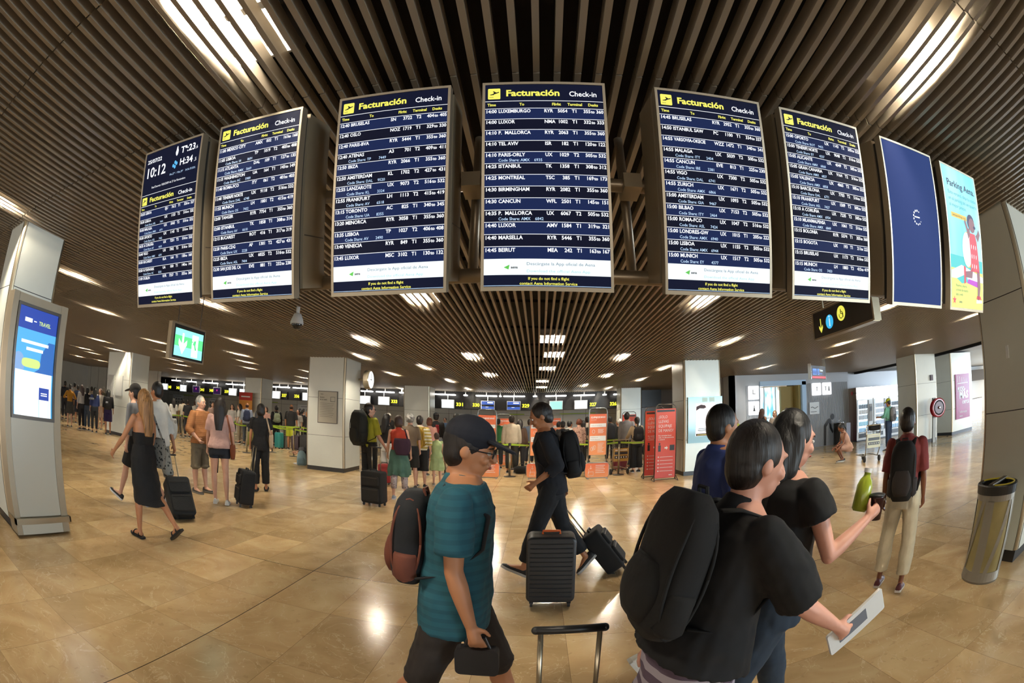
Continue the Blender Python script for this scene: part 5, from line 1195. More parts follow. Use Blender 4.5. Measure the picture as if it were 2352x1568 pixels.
b = MB(); b.box(.408,.411,-.006,.006,0,.19); b.box(.408,.411,-.13,0,-.006,.006); b.ball((.41,0,0),.015,8,6); b.build('hands', M_black, t); b = MB(); b.tube([(0,0,0),(.23,0,0)],.03,10); b.build('bracket', M_steel, t)
t = empty('poster_case', (4.575,12.08,1.51), 0, 'blue glass case with a lit portrait poster on the column right of centre', 'poster case')
b = MB(); b.box(-.52,.52,-.05,0.015,-.62,.62); b.build('glass_case', mat('case_glass_blue', hexc('#6f969e'), .12, .1), t)
b = MB(); b.box(-.30,.30,-.06,-.05,-.44,.44); b.build('poster', em('poster_white','#fdf3f2',1.3), t)
b = MB(); b.poly([(-.29,-.062,.25),(-.28,-.062,.36),(-.14,-.062,.41),(-.02,-.062,.39),(.02,-.062,.33),(-.06,-.062,.30),(-.18,-.062,.31)],0); b.box(-.22,.18,-.063,-.061,-.24,-.225,1); b.box(-.24,.2,-.063,-.061,-.29,-.27,1); b.box(-.22,.18,-.063,-.061,-.33,-.32,1); b.box(-.29,.29,-.063,-.061,-.435,-.37,0); b.box(-.26,.2,-.064,-.063,-.42,-.39,2)
for xx in (-.2,.0): b.box(xx-.04,xx+.04,-.063,-.061,.05,.062,3)
b.build('poster_print', [mat('print_dark', hexc('#3a2026'), .5), mat('print_slate', hexc('#6f8f9c'), .5), mat('print_yellow', hexc('#c8bb6a'), .5), em('print_pink','#efc9c6',1)], t)
b = MB(); b.box(-.10,.06,-.055,-.05,.48,.60); b.box(.12,.28,-.055,-.05,.48,.60); b.build('pictograms', em('pict_pale','#b9d2c2',.9), t)
t = tag(MB().box(14.10,14.28,11.60,11.65,2.18,2.38).build('alarm_box', mat('alarm_red', hexc('#3a0d12'), .4)), 'small dark red alarm box high on the column with the hose reel', 'alarm')
t = empty('hose_reel', (13.95,11.22,0), R(-24), 'red fire hose reel on a steel post at the far right column', 'hose reel')
b = MB(); b.box(-.07,.07,.15,.25,0,1.56); b.build('post', M_darksteel, t)
M_red = mat('hose_red', hexc('#b01222'), .3, coat=.5); b = MB()
b.tube([(.08+0*q_,0,0) for q_ in (0,)]*1+[(.08,.001,0)],.01,4) if False else None
b.lathe([(-.16,.30),(-.15,.335),(-.12,.335),(-.11,.26),(.07,.26),(.08,.335),(.11,.335),(.12,.30)], 36); b.xform(M4(rotx(R(90)), (.1,0,1.20))); b.build('reel_drum', M_red, t)
b = MB(); b.lathe([(.12,.24),(.125,.22)], 30); b.xform(M4(rotx(R(90)), (.1,0,1.20))); b.build('reel_face', mat('reel_dark', hexc('#5c0a14'), .3), t); b = MB(); b.lathe([(.12,.05),(.19,.045),(.2,.02)],16); b.xform(M4(rotx(R(90)), (.1,0,1.20))); b.build('hub', M_chrome, t)
b = MB(); b.tube([(.1+.235*cos(q_),-.125,1.2+.235*sin(q_)) for q_ in np.linspace(0,2*pi,25)],.022,8); b.build('hose', M_rubber, t, smooth=True)
t = empty('poster', (17.15,11.93,1.45), 0, 'magenta advertising poster reading MAS on the last column at the right', 'poster')
b = MB(); b.box(-.66,.66,-.03,.015,-.88,.88); b.build('poster_sheet', mat('magenta_print', hexc('#9c1c66'), .35, var=.15, vscale=3), t)
b = MB(); text(b,'MUCHO',-.5,.20,.26,y=-.034,width=.62,bold=.04); text(b,'MÁS',-.36,-.08,.40,y=-.034,width=.86,bold=.05); text(b,'cerca',-.1,-.30,.26,y=-.034,width=.66,bold=.02); text(b,'Infórmate',-.36,-.66,.14,y=-.034,width=.7); text(b,'aena.es',-.36,-.80,.10,y=-.034)
for k in range(5): b.box(-.5+.2*k,-.47+.2*k,-.033,-.031,.55,.82-.03*k)
b.box(-.52,.5,-.034,-.031,.50,.53); b.build('lettering', M_white, t)
for (yy, zz) in ((2.0,1.9),):
    t = tag(MB().box(4.135,4.149,2.13,2.17,1.82,1.93).build('number_plate', M_white), 'small white plate on the right edge column', 'plate')
for k, (xa, xb) in enumerate(((-16.05,-15.55),(-15.4,-14.9))):
    t = tag(MB().box(xa,xb,11.46,11.5,1.5,2.25).build('paper_notice', mat('paper', (.62,.62,.58), .6)), ('left' if k == 0 else 'right')+' one of two paper notices on the far left column', 'notice', 'paper notices on the far left column')
# ---------------------------------------------------------------- hanging signs and ceiling fittings
t = empty('exit_sign', (-4.6,4.77,2.37), 0, 'green lit emergency exit sign with a down arrow hanging from the ceiling', 'exit sign')
b = MB(); b.box(-.06,0,-.34,.34,-.22,.22); b.build('sign_case', M_black, t); b = MB(); b.box(-.065,.005,-.40,-.34,-.24,.24); b.box(-.065,.005,.34,.36,-.24,.24); b.box(-.065,.005,-.34,.34,-.24,-.22); b.box(-.065,.0,-.34,.34,.22,.245); b.build('rim', M_beige, t)
b = MB(); F3_ = lambda pts, x_, mi: b.add([(x_, y_, z_) for y_, z_ in pts], [tuple(range(len(pts)))], mi)
F3_(((-.31,-.19),(.31,-.19),(.31,.17),(-.31,.17)),.004,0); F3_(((-.31,-.06),(.31,-.06),(.31,.08),(-.31,.08)),.005,1)
F3_(((-.16,.12),(-.12,.12),(-.12,-.02),(-.05,.04),(-.05,-.03),(-.14,-.16),(-.23,-.03),(-.23,.04),(-.16,-.02)),.008,2); F3_(((.06,.13),(.20,.13),(.20,-.17),(.06,-.17)),.008,2)
F3_(((.10,.05),(.15,.06),(.14,-.01),(.17,-.07),(.13,-.07),(.11,-.01),(.08,0)),.010,1); F3_(((.03,.02),(.08,.03),(.08,.045),(.03,.035)),.010,1)
b.build('lit_face', [em('exit_cyan','#8ff0dc',1.5), em('exit_green','#5fe08a',1.4), em('exit_white','#f4fffa',1.6)], t)
for yy in (-.25,.25):
    b = MB(); b.tube([(-.03,yy,.24),(-.03,yy,CZ-2.37+.05)],.008,6); b.build('hanger', M_darksteel, t)
t = empty('direction_sign', (4.0,4.94,2.77), 0, 'black hanging sign with a yellow arrow, blue information dot and yellow wheelchair dot', 'direction sign')
b = MB(); b.box(0,.12,-.70,.70,-.18,.18); b.build('sign_body', mat('sign_black', (.012,.011,.010), .4), t); b = MB(); b.box(-.005,.13,-.73,-.70,-.2,.2); b.box(-.005,.13,.70,.73,-.2,.2); b.box(-.005,.13,-.7,.7,-.205,-.18); b.box(-.003,.13,-.7,.7,.18,.20); b.build('edge_profile', M_steel, t)
def sx_(pts, x_, m_, nm, par): q_ = MB(); q_.add([(x_, y_, z_) for y_, z_ in pts], [tuple(range(len(pts)))]); return q_.build(nm, m_, par)
circ = lambda cy, cz, r, n=24: [(cy+r*cos(a_), cz+r*sin(a_)) for a_ in np.linspace(0,2*pi,n+1)[:-1]]
E_y = em('sign_yellow','#efe95a',1); E_b = em('sign_blue','#39b9ee',1); E_w2 = em('sign_white','#e8fbff',1)
sx_([(.52,.07),(.50,.07),(.50,-.06),(.46,-.02),(.46,-.06),(.51,-.13),(.56,-.06),(.56,-.02),(.52,-.06)], -.004, E_y, 'arrow', t)
o_ = sx_(circ(.28,-.015,.095), -.004, E_b, 'information_dot', t); sx_([(.265,-.08),(.265,.03),(.285,.03),(.285,-.08)], -.007, E_w2, 'letter_i', o_); sx_(circ(.275,.055,.014,10), -.007, E_w2, 'letter_dot', o_)
o_ = sx_(circ(-.02,.035,.10), -.004, E_y, 'wheelchair_dot', t); q_ = MB(); q_.tube([(-.006,-.02+.045*cos(a_),.015+.045*sin(a_)) for a_ in np.linspace(R(100),R(380),14)],.005,4); q_.tube([(-.006,-.015,.09),(-.006,-.015,.03),(-.006,-.05,.03),(-.006,-.065,-.02)],.007,4); q_.build('wheelchair', M_dk, o_)
for yy in (-.5,.5):
    b = MB(); b.tube([(.06,yy,.18),(.06,yy,CZ-2.77+.05)],.02,10); b.build('hanger_tube', M_steel, t)
t = empty('direction_sign', (8.55,12.0,2.70), R(24), 'small black and red hanging sign with blue toilet symbols', 'direction sign')
b = MB(); b.box(-.46,.46,0,.10,-.19,.19); b.build('sign_body', M_black, t); b = MB(); b.box(-.49,-.46,-.004,.11,-.21,.25); b.box(.46,.49,-.004,.11,-.21,.43); b.build('edge_profile', M_chrome, t)
b = MB(); rect(b,-.38,-.13,-.08,.10,-.004,0); rect(b,-.08,.03,-.08,.10,-.004,0); rect(b,-.43,.45,-.19,-.12,-.004,1); text(b,'Toilets',.06,.03,.08,y=-.005,bold=.03,mi=2); text(b,'Aseos',.06,-.06,.07,y=-.005,mi=0)
for xx in (-.33,-.25,-.18,-.025): b.poly([(xx-.02,-.006,-.06),(xx+.02,-.006,-.06),(xx+.015,-.006,.05),(xx-.015,-.006,.05)],3)
b.build('symbols', [em('toilet_blue','#5a8cf0',1.2), em('toilet_red','#d8323a',1), E_w2, M_dk], t)
t = empty('dome_camera', (-3.49,6.0,0), 0, 'white dome security camera hanging from the slatted ceiling', 'camera')
b = MB(); b.tube([(0,0,CZ+.02),(0,0,3.02)],[.03,.028],12); b.build('ceiling_stem', M_white, t, smooth=True)
b = MB(); b.lathe([(3.03,.035),(3.02,.06),(2.96,.085),(2.90,.105),(2.87,.105)],24); b.build('housing', M_white, t, smooth=True); b = MB(); b.ball((0,0,2.87),(.085,.085,.085),18,12); b.build('smoked_dome', mat('smoked_dome', (.02,.02,.02), .06), t, smooth=True)
# ---------------------------------------------------------------- banners on the floor
def ramp_mat(name, c1, c2):
    m = bpy.data.materials.new(name); m.use_nodes = True; nt = m.node_tree; b = nt.nodes['Principled BSDF']; tc = nt.nodes.new('ShaderNodeTexCoord'); g = nt.nodes.new('ShaderNodeSeparateXYZ'); nt.links.new(tc.outputs['Generated'], g.inputs[0])
    r = nt.nodes.new('ShaderNodeValToRGB'); r.color_ramp.elements[0].color = (*hexc(c1),1); r.color_ramp.elements[1].color = (*hexc(c2),1); nt.links.new(g.outputs[2], r.inputs[0]); nt.links.new(r.outputs[0], b.inputs['Base Color']); b.inputs['Roughness'].default_value = .4; return m
M_or = ramp_mat('banner_orange', '#e8955c', '#e06a44'); M_or2 = ramp_mat('banner_red', '#d8564e', '#dc5234'); M_tube = mat('banner_tube', hexc('#9aa0a2'), .3, .8)
def banner(x, y, label, s=1.0, rz=0):
    t = empty('standing_banner', (x,y,0), R(rz), label, 'banner', None)
    b = MB(); b.box(-.235*s,.235*s,-.012,.012,.66*s,1.79*s); b.build('upper_panel', M_or, t)
    b = MB(); w_ = .25*s; b.tube([(-w_,0,.40*s),(-w_,0,1.86*s),(-w_+.02*s,0,1.92*s),(-w_+.09*s,0,1.95*s),(w_-.09*s,0,1.95*s),(w_-.02*s,0,1.92*s),(w_,0,1.86*s),(w_,0,.40*s)],.014*s,8); b.build('tube_frame', M_tube, t, smooth=True)
    b = MB(); b.rbox(-.325*s,.325*s,-.02,.02,.03*s,.43*s,.07*s,seg=6); b.build('lower_panel', M_or, t)
    b = MB(); pts = [(-.33*s,0,.10*s),(-.33*s,0,.36*s),(-.27*s,0,.44*s),(.27*s,0,.44*s),(.33*s,0,.36*s),(.33*s,0,.10*s),(.27*s,0,.025*s),(-.27*s,0,.025*s),(-.33*s,0,.10*s)]; b.tube(pts,.016*s,8); b.build('base_frame', M_tube, t, smooth=True)
    for sx in (-1,1):
        b = MB(); b.box(sx*.26*s-.02,sx*.26*s+.02,-.2,.2,0,.022); b.build('foot', M_tube, t)
    b = MB(); yy = -.0155
    text(b,'EQUIPAJE DE MANO',-.20*s,1.68*s,.062*s,y=yy,width=.40*s,bold=.04); text(b,'HAND BAGGAGE',-.20*s,1.62*s,.036*s,y=yy,width=.15*s)
    b.box(-.22*s,.22*s,-.0165,-.013,1.43*s,1.53*s); b.box(-.22*s,.22*s,-.0165,-.013,1.05*s,1.19*s)
    for k in range(4): b.box(0,.16*s-.02*s*(k%2),-.015,-.013,1.36*s-.03*s*k,1.37*s-.03*s*k)
    for k in range(7): b.box(0,.17*s-.02*s*(k%3),-.015,-.013,.98*s-.04*s*k,.99*s-.04*s*k)
    b.tube([(-.12*s+.035*s*cos(a_),-.014,1.31*s+.05*s*sin(a_)) for a_ in np.linspace(0,2*pi,14)],.004,4)
    for dx in (-.04,0,.04): b.tube([(-.12*s+dx*s+.028*s*cos(a_),-.014,.85*s+dx*s*.5+.055*s*sin(a_)) for a_ in np.linspace(0,2*pi,12)],.004,4)
    b.tube([(-.22*s,-.023,.14*s),(-.22*s,-.023,.27*s)],.003,4) ; b.box(-.23*s,-.12*s,-.024,-.021,.10*s,.20*s) if False else b.tube([(x_*s,-.022,z_*s) for x_, z_ in ((-.24,.08),(-.10,.08),(-.10,.19),(-.24,.19),(-.24,.08))],.005,4)
    b.tube([(-.17*s,-.022,.37*s),(-.17*s,-.022,.27*s)],.004,4); b.tube([(-.20*s,-.022,.30*s),(-.17*s,-.022,.27*s),(-.14*s,-.022,.30*s)],.004,4)
    for k in range(5): b.box(-.04*s,.22*s-.03*s*(k%2),-.023,-.02,.36*s-.05*s*k,.372*s-.05*s*k)
    pr = b.build('print', M_white, t)
    b = MB(); text(b,'Todos los pasajeros',-.20*s,1.47*s,.032*s,y=-.019,width=.30*s); text(b,'Pasajeros con',-.20*s,1.14*s,.032*s,y=-.019,width=.20*s); text(b,'Tarjeta Bancaria',-.20*s,1.08*s,.032*s,y=-.019,width=.26*s); b.build('grey_lettering', mat('print_rose', hexc('#9a6a60'), .6), t)
banner(1.64,12.72,'orange hand baggage banner standing right of the centre, fully in view')
banner(.06,12.95,'orange hand baggage banner behind the striding person in black')
banner(-1.34,12.95,'orange hand baggage banner above the navy cap')
banner(-1.14,16.6,'smaller orange banner farther back between the green and the cream shirt',.97)
banner(.58,16.6,'smaller orange banner farther back, behind the striding person',.97)
def redbanner(x, y, label, s=1.0, rz=0):
    t = empty('standing_banner', (x,y,0), R(rz), label, 'banner')
    b = MB(); b.box(-.27*s,.27*s,-.012,.012,.08,1.84*s); b.build('panel', M_or2, t)
    b = MB(); w_ = .285*s; b.tube([(-w_,0,.04),(-w_,0,1.80*s),(-w_+.02,0,1.90*s),(-w_+.09,0,1.95*s),(w_-.09,0,1.95*s),(w_-.02,0,1.90*s),(w_,0,1.80*s),(w_,0,.04)],.013,8); b.build('tube_frame', M_darksteel, t, smooth=True)
    b = MB(); b.tube([(-w_-.03,-.16,.02),(-w_,0,.16),(-w_-.03,.16,.02),(-w_-.03,-.16,.02)],.012,6); b.build('left_foot', M_darksteel, t); b = MB(); b.tube([(w_+.03,-.16,.02),(w_,0,.16),(w_+.03,.16,.02),(w_+.03,-.16,.02)],.012,6); b.build('right_foot', M_darksteel, t); b = MB(); b.tube([(-w_,-.05,.05),(w_,-.05,.05)],.015,6); b.build('cross_tube', M_darksteel, t)
    b = MB(); yy = -.015
    for k, s_ in enumerate(('¿SOLO','LLEVAS','EQUIPAJE','DE MANO?')): text(b,s_,-.20*s,(1.60-.115*k)*s,.105*s,y=yy,width=(.24,.27,.36,.40)[k]*s,bold=-.005)
    for k, s_ in enumerate(('No necesitas hacer','cola, ve directamente','a control')): text(b,s_,-.20*s,(1.15-.05*k)*s,.042*s,y=yy,width=(.36,.42,.17)[k]*s,bold=.02)
    for k in range(5): b.poly([(-.19*s+.018*cos(a_),yy,(.62-.09*k)*s+.018*sin(a_)) for a_ in np.linspace(0,2*pi,12)[:-1]]); b.box(-.15*s,.20*s,-.0145,-.013,(.615-.09*k)*s,(.625-.09*k)*s)
    b.poly([(-.03,yy,.83*s),(.02,yy,.83*s),(.02,yy,.80*s),(.06,yy,.85*s),(.02,yy,.90*s),(.02,yy,.87*s),(-.03,yy,.87*s)]); text(b,'aena',.10*s,.14,.05,y=yy,bold=.02); b.build('white_print', M_white, t)
    b = MB(); b.box(-.24*s,.24*s,-.0145,-.012,1.76*s,1.81*s); b.box(.11*s,.24*s,-.0145,-.012,.78*s,.92*s); b.box(-.20*s,-.13*s,-.0145,-.012,.76*s,.92*s); b.poly([(-.165*s+.025*cos(a_),-.0145,.955*s+.028*sin(a_)) for a_ in np.linspace(0,2*pi,12)[:-1]]); b.build('black_print', M_black, t)
redbanner(3.24,11.45,'tall red banner asking about hand luggage beside the lit poster column'); redbanner(3.12,12.15,'tall red banner directly behind the front red banner',.98); redbanner(3.56,18.0,'distant red banner behind the grey long sleeved shirt',.98)
t = empty('counter_poster', (-14.6,20.0,0), 0, 'red and orange poster stand in front of the distant left column', 'poster')
b = MB(); b.box(-.45,.45,0,.04,1.35,2.35); b.build('poster_sheet', mat('poster_orange', hexc('#d8923a'), .5), t); b = MB(); b.box(-.45,.45,-.004,0,1.95,2.35); b.build('poster_heading', mat('poster_red', hexc('#b8281c'), .5), t); b = MB(); b.box(-.3,.3,-.008,-.004,2.1,2.16); b.build('print', M_white, t); b = MB(); b.tube([(0,.02,.02),(0,.02,1.36)],.03,8); b.lathe([(0,.25),(.02,.25)],16); b.build('stand', M_darksteel, t)
# ---------------------------------------------------------------- queue barriers
def post(x, y, label):
    t = empty('barrier_post', (x,y,0), 0, label, 'barrier post', 'queue barrier posts')
    b = MB(); b.lathe([(0,.17),(.015,.17),(.03,.05),(.04,.03)],20); b.build('base', M_darksteel, t); b = MB(); b.tube([(0,0,.03),(0,0,.93)],.028,12); b.build('pole', M_steel, t, smooth=True); b = MB(); b.tube([(0,0,.91),(0,0,1.0)],.034,12); b.build('belt_head', M_black, t)
M_belt = mat('lime_belt', hexc('#8fae2a'), .55)
def belt(a, b_):
    (x0,y0), (x1,y1) = a, b_; L = math.hypot(x1-x0,y1-y0); ux, uy = (x1-x0)/L, (y1-y0)/L; b = MB()
    P_ = [(x0+ux*.04+(x1-x0-ux*.08)*k/8, y0+uy*.04+(y1-y0-uy*.08)*k/8, .955-.03*sin(pi*k/8)) for k in range(9)]
    b.rings([[(p[0]-uy*.002,p[1]+ux*.002,p[2]-.025),(p[0]+uy*.002,p[1]-ux*.002,p[2]-.025),(p[0]+uy*.002,p[1]-ux*.002,p[2]+.025),(p[0]-uy*.002,p[1]+ux*.002,p[2]+.025)] for p in P_])
    tag(b.build('barrier_belt', M_belt), 'lime green belt stretched between two queue barrier posts', 'barrier belt', 'lime queue barrier belts')
PL = 'silver queue barrier post holding a lime green belt'
C1 = [(-2.6,13.35),(-.75,13.35),(.95,13.35),(2.35,13.3),(3.62,13.2)]; C2 = [(-2.6,15.5),(-.8,15.5),(1.3,15.6),(2.9,15.5)]
L1 = [(-17.0,15.6),(-15.0,15.4),(-13.0,15.1),(-11.2,14.6),(-9.86,13.65)]; L2 = [(-9.6,15.0),(-8.3,14.45),(-7.2,14.2),(-6.75,13.6)]; L3 = [(-19.5,17.6),(-17.2,17.4),(-15.2,17.1),(-13.2,16.7),(-11.2,16.5),(-9.35,16.84),(-7.6,16.3)]; R1 = [(3.62,13.2),(4.4,14.6),(5.6,15.2)]
for ch in (C1, C2, L1, L2, L3, R1):
    for a, b_ in zip(ch, ch[1:]): belt(a, b_)
    for p_ in ch:
        if p_ != (3.62,13.2) or ch is C1: post(p_[0], p_[1], PL)
# ---------------------------------------------------------------- luggage trolleys
def trolley(x, y, rz, label, sign):
    t = empty('luggage_trolley', (x,y,0), R(rz), label, 'trolley'); M_t = M_steel
    b = MB()
    for sx in (-.24,.24): b.tube([(sx,.45,.16),(sx*.9,-.25,.16),(sx,-.34,.35),(sx,-.40,1.02)],.016,8)
    b.tube([(-.24,-.40,1.02),(.24,-.40,1.02)],.018,10); b.tube([(-.22,.1,.16),(.22,.1,.16)],.013,6); b.tube([(-.22,.42,.16),(.22,.42,.16)],.013,6); b.build('frame', M_t, t, smooth=True)
    b = MB()
    for zz in (.72,.80,.88): b.tube([(-.23,-.36,zz),(-.22,-.16,zz+.02),(.22,-.16,zz+.02),(.23,-.36,zz)],.007,6)
    for xx in np.linspace(-.2,.2,7): b.tube([(xx,-.16,.70),(xx,-.16,.90)],.005,5)
    b.build('basket', M_darksteel, t)
    b = MB(); b.box(-.23,.23,-.425,-.40,.40,.78); b.build('sign_plate', sign, t)
    b = MB()
    for zz in (.52,.64): b.box(-.20,.20,-.430,-.426,zz-.04,zz+.04)
    b.build('sign_bands', M_black, t)
    b = MB()
    for k in range(5): b.box(-.16+.075*k,-.13+.075*k,-.434,-.431,.50,.54)
    b.box(-.18,.18,-.428,-.426,.71,.74); b.build('sign_print', mat('trolley_white', (.7,.68,.6), .5), t)
    for (wx, wy) in ((-.26,-.30),(.26,-.30),(0,.44)):
        b = MB(); b.tube([(wx-.02,wy,.085),(wx+.02,wy,.085)],.085,18); b.build('wheel', M_rubber, t)
    return t
trolley(9.45,10.55,-18,'luggage trolley with a white and yellow sign beside the squatting person',mat('trolley_sign_white', (.72,.7,.5), .4))
trolley(2.36,13.75,8,'luggage trolley with a yellow sign behind the belt near the cream blouse',mat('trolley_sign_ochre', hexc('#b08a3a'), .4))
t = empty('holdall', (9.42,10.22,.95), R(-18), 'black holdall resting in the basket of the right hand trolley', 'bag'); b = MB(); b.rings([[(.2*u_,.09*cos(a_)*(1-abs(u_)**4*.3),.0+.09*sin(a_)*(1-abs(u_)**4*.3)) for a_ in np.linspace(0,2*pi,15)[:-1]] for u_ in np.linspace(-1,1,9)]); b.build('bag_body', blk, t, smooth=True); b = MB(); b.tube([(-.08,0,.08),(-.05,0,.14),(.05,0,.14),(.08,0,.08)],.01,6); b.build('bag_handles', M_black, t)
suitcase('crimson suitcase standing behind the trolley near the cream blouse', (2.62,14.62,0), 5, .42, .52, .24, '#6b1424', True, .2, 0)
t = empty('backpack', on_floor(693,1068)+(0,), R(20), 'pale blue backpack lying on the floor by the seated person', 'backpack'); b = MB(); b.rings([[(.15*k_*cos(a_),.10*k_*sin(a_),z_) for a_ in np.linspace(0,2*pi,17)[:-1]] for z_, k_ in ((0,.9),(.04,1.05),(.2,1.0),(.34,.85),(.42,.5),(.44,.2))]); b.build('pack_body', cloth('paleblue','#6f8790'), t, smooth=True); b = MB(); b.rings([[(.11*k_*cos(a_),-.08+.05*k_*sin(a_),z_) for a_ in np.linspace(0,2*pi,15)[:-1]] for z_, k_ in ((.03,.8),(.06,1),(.18,1),(.24,.7))]); b.build('front_pocket', cloth('paleblue2','#5f7680'), t, smooth=True)
t = empty('holdall', (-.92,13.95,.0), R(10), 'black bag on the floor beside the cream long sleeved shirt', 'bag'); t.location = on_floor(1197,1088)+(0,); b = MB(); b.rings([[(.22*u_,.11*cos(a_)*(1-abs(u_)**4*.3),.13+.12*sin(a_)*(1-abs(u_)**4*.3)) for a_ in np.linspace(0,2*pi,15)[:-1]] for u_ in np.linspace(-1,1,9)]); b.build('bag_body', blk, t, smooth=True); b = MB(); b.tube([(-.08,0,.24),(-.05,0,.32),(.05,0,.32),(.08,0,.24)],.01,6); b.build('bag_handles', M_black, t)
# ---------------------------------------------------------------- waste bins
def bin_(x, y, rz, label, H_=.80, rx=.25, ry=.175, small=False):
    t = empty('waste_bin', (x,y,0), R(rz), label, 'waste bin'); M_b = mat('bin_grey', hexc('#8b867c'), .4, .3); M_sack = mat('bin_sack', hexc('#94875a'), .3, var=.15, vscale=5, bump=.3); n = 40
    ang = [2*pi*k/n for k in range(n)]
    def E(z, s): return [(rx*s*cos(a), ry*s*sin(a), z) for a in ang]
    b = MB(); b.rings([E(.0,1.0), E(.02,1.04), E(.10,1.0), E(.10,.94)]); b.rings([E(H_-.10,.94),E(H_-.10,1.0),E(H_-.04,1.0),E(H_-.04,.9)], cap=True)
    b.build('base_ring', M_b, t)
    b = MB()
    for k in range(n):
        a = ang[k]; kk = k % 10
        if kk in (0,1,9): b.add([p for p in (E(.09,1.0)[k], E(.09,1.0)[(k+1)%n], E(H_-.09,1.0)[(k+1)%n], E(H_-.09,1.0)[k])], [(0,1,2,3)])
    # slanting ribs between the sacks
    b.build('uprights', M_b, t)
    for c0 in (6, 16, 26, 36):
        b = MB(); k0 = c0
        b.add([(rx*1.004*cos(2*pi*(k0-3+i*.9)/n*1.0), ry*1.004*sin(2*pi*(k0-3+i*.9)/n), .10+(H_-.2)*i/5) for i in range(6)]+[(rx*1.004*cos(2*pi*(k0-1.6+i*.9)/n), ry*1.004*sin(2*pi*(k0-1.6+i*.9)/n), .10+(H_-.2)*i/5) for i in range(6)], [(i,i+6,i+7,i+1) for i in range(5)]); b.build('slanted_rib', M_b, t)
    b = MB(); b.rings([E(.09,.955), E(.4,.965), E(H_-.09,.955)], cap=False); b.build('sack', M_sack, t, smooth=True)
    b = MB(); b.rings([E(H_-.05,1.03), E(H_+.02,1.06), E(H_+.03,1.02), E(H_+.025,.86), E(H_-.03,.84)], cap=False); b.build('lid_rim', M_black, t)
    if not small:
        b = MB(); b.tube([(rx*.88*cos(a),ry*.86*sin(a),H_+.03) for a in np.linspace(R(100),R(350),26)],.007,6); b.build('yellow_ring', em('bin_yellow','#e8c92c',.15), t)
    b = MB(); b.rbox(-.03,.03,-ry,ry,H_+.02,H_+.045,.008); b.build('lid_bridge', M_darksteel, t)
    b = MB(); b.rings([E(H_-.06,.84), E(H_-.055,.02)], cap=False); b.build('liner', M_black, t)
bin_(3.72,2.02,90,'large grey oval waste bin with yellow sacks in front of the right edge column'); bin_(12.82,11.75,20,'small waste bin beside the hose reel column',.78,.17,.15,True)
# ---------------------------------------------------------------- toilets wall, fountain, vending machines
def lightsign(xc, zc, w_, h_, kind, label):
    t = empty('wall_sign', (xc,16.96,zc), 0, label, 'wall sign'); b = MB(); b.rbox(-w_/2,w_/2,-.06,.02,-h_/2,h_/2,.03); b.build('sign_box', em('lightbox_white','#fbfdff',1.35), t); b = MB()
    if kind == 'L': b.box(-.06,-.035,-.066,-.061,-.06,.12); b.box(-.06,.07,-.066,-.061,-.06,-.04)
    if kind == 'dress': b.poly([(-.02,-.064,.10),(.02,-.064,.10),(.015,-.064,.04),(.055,-.064,-.12),(-.055,-.064,-.12),(-.015,-.064,.04)])
    if kind in ('T','TT'):
        for x_ in ((0,) if kind == 'T' else (-.10,)): b.box(x_-.05,x_+.05,-.066,-.061,.07,.09); b.box(x_-.015,x_+.015,-.066,-.061,-.08,.07)
        if kind == 'TT': b.poly([(.08,-.064,.10),(.12,-.064,.10),(.14,-.064,-.10),(.06,-.064,-.10)])
    b.build('symbol', mat('ink_grey2', hexc('#5a5a5a'), .5), t)
lightsign(8.62,2.42,.48,.54,'L','lit white box with an angled mark left of the toilet entrance'); lightsign(8.62,1.81,.48,.54,'dress','lit white box with a dress symbol left of the toilet entrance'); lightsign(11.9,2.44,.48,.52,'T','lit white box with a single T right of the toilet entrance'); lightsign(12.5,2.44,.50,.52,'TT','lit white box with two symbols right of the toilet entrance')
t = empty('wall_sign', (11.75,16.96,1.65), 0, 'white square notice on the ribbed wall beside the toilets', 'wall sign'); b = MB(); b.box(-.27,.27,-.03,.02,-.25,.25); b.build('sign_board', M_white, t); b = MB(); b.tube([(-.2+.05*k,-.035,.02+.03*sin(k)) for k in range(9)],.012,5); b.box(-.22,.12,-.034,-.031,-.16,-.14); b.build('drawing', mat('ink_grey', hexc('#4d4a44'), .6), t)
t = empty('wall_pictogram', (12.6,16.965,0), 0, 'black figure bending to drink painted beside the water fountain', 'pictogram')
b = MB(); b.poly([(-.28,0,.02),(-.16,0,.02),(-.16,0,.80),(.0,0,1.0),(.06,0,.86),(.06,0,.74),(.22,0,.50),(.28,0,.58),(.16,0,.78),(.15,0,1.05),(.06,0,1.16),(-.04,0,1.14),(-.26,0,.90),(-.28,0,.84)]); b.build('figure', M_black, t); b = MB(); b.poly([(.22+.11*cos(a_),-.001,1.22+.13*sin(a_)) for a_ in np.linspace(0,2*pi,20)[:-1]]); b.build('head_disc', M_black, t)
t = empty('water_fountain', (13.15,16.7,0), 0, 'steel drinking fountain between the black figure and the vending machines', 'water fountain')
b = MB(); b.box(-.25,.15,-.22,.22,0,.92); b.build('pedestal', M_darksteel, t); b = MB(); b.box(.15,.42,-.20,.22,.03,.90); b.build('cooler_unit', mat('cooler_grey', hexc('#a8a9b4'), .4), t); b = MB(); b.lathe([(.92,.17),(.95,.19),(.955,.15),(.93,.08)],20,c=(-.05,0)); b.build('basin', M_chrome, t, smooth=True); b = MB(); b.tube([(-.15,0,.93),(-.15,0,1.05),(-.08,0,1.09),(-.03,0,1.05)],.012,8); b.build('spout', M_chrome, t, smooth=True)
b = MB()
for k in range(6): b.box(.18,.39,-.204,-.20,.12+.03*k,.13+.03*k)
b.build('cooler_vent', M_black, t)
w = MB(); w.box(13.9,19.4,17.6,17.8,0,CZ); struct('wall_vending', w, M_wallr)
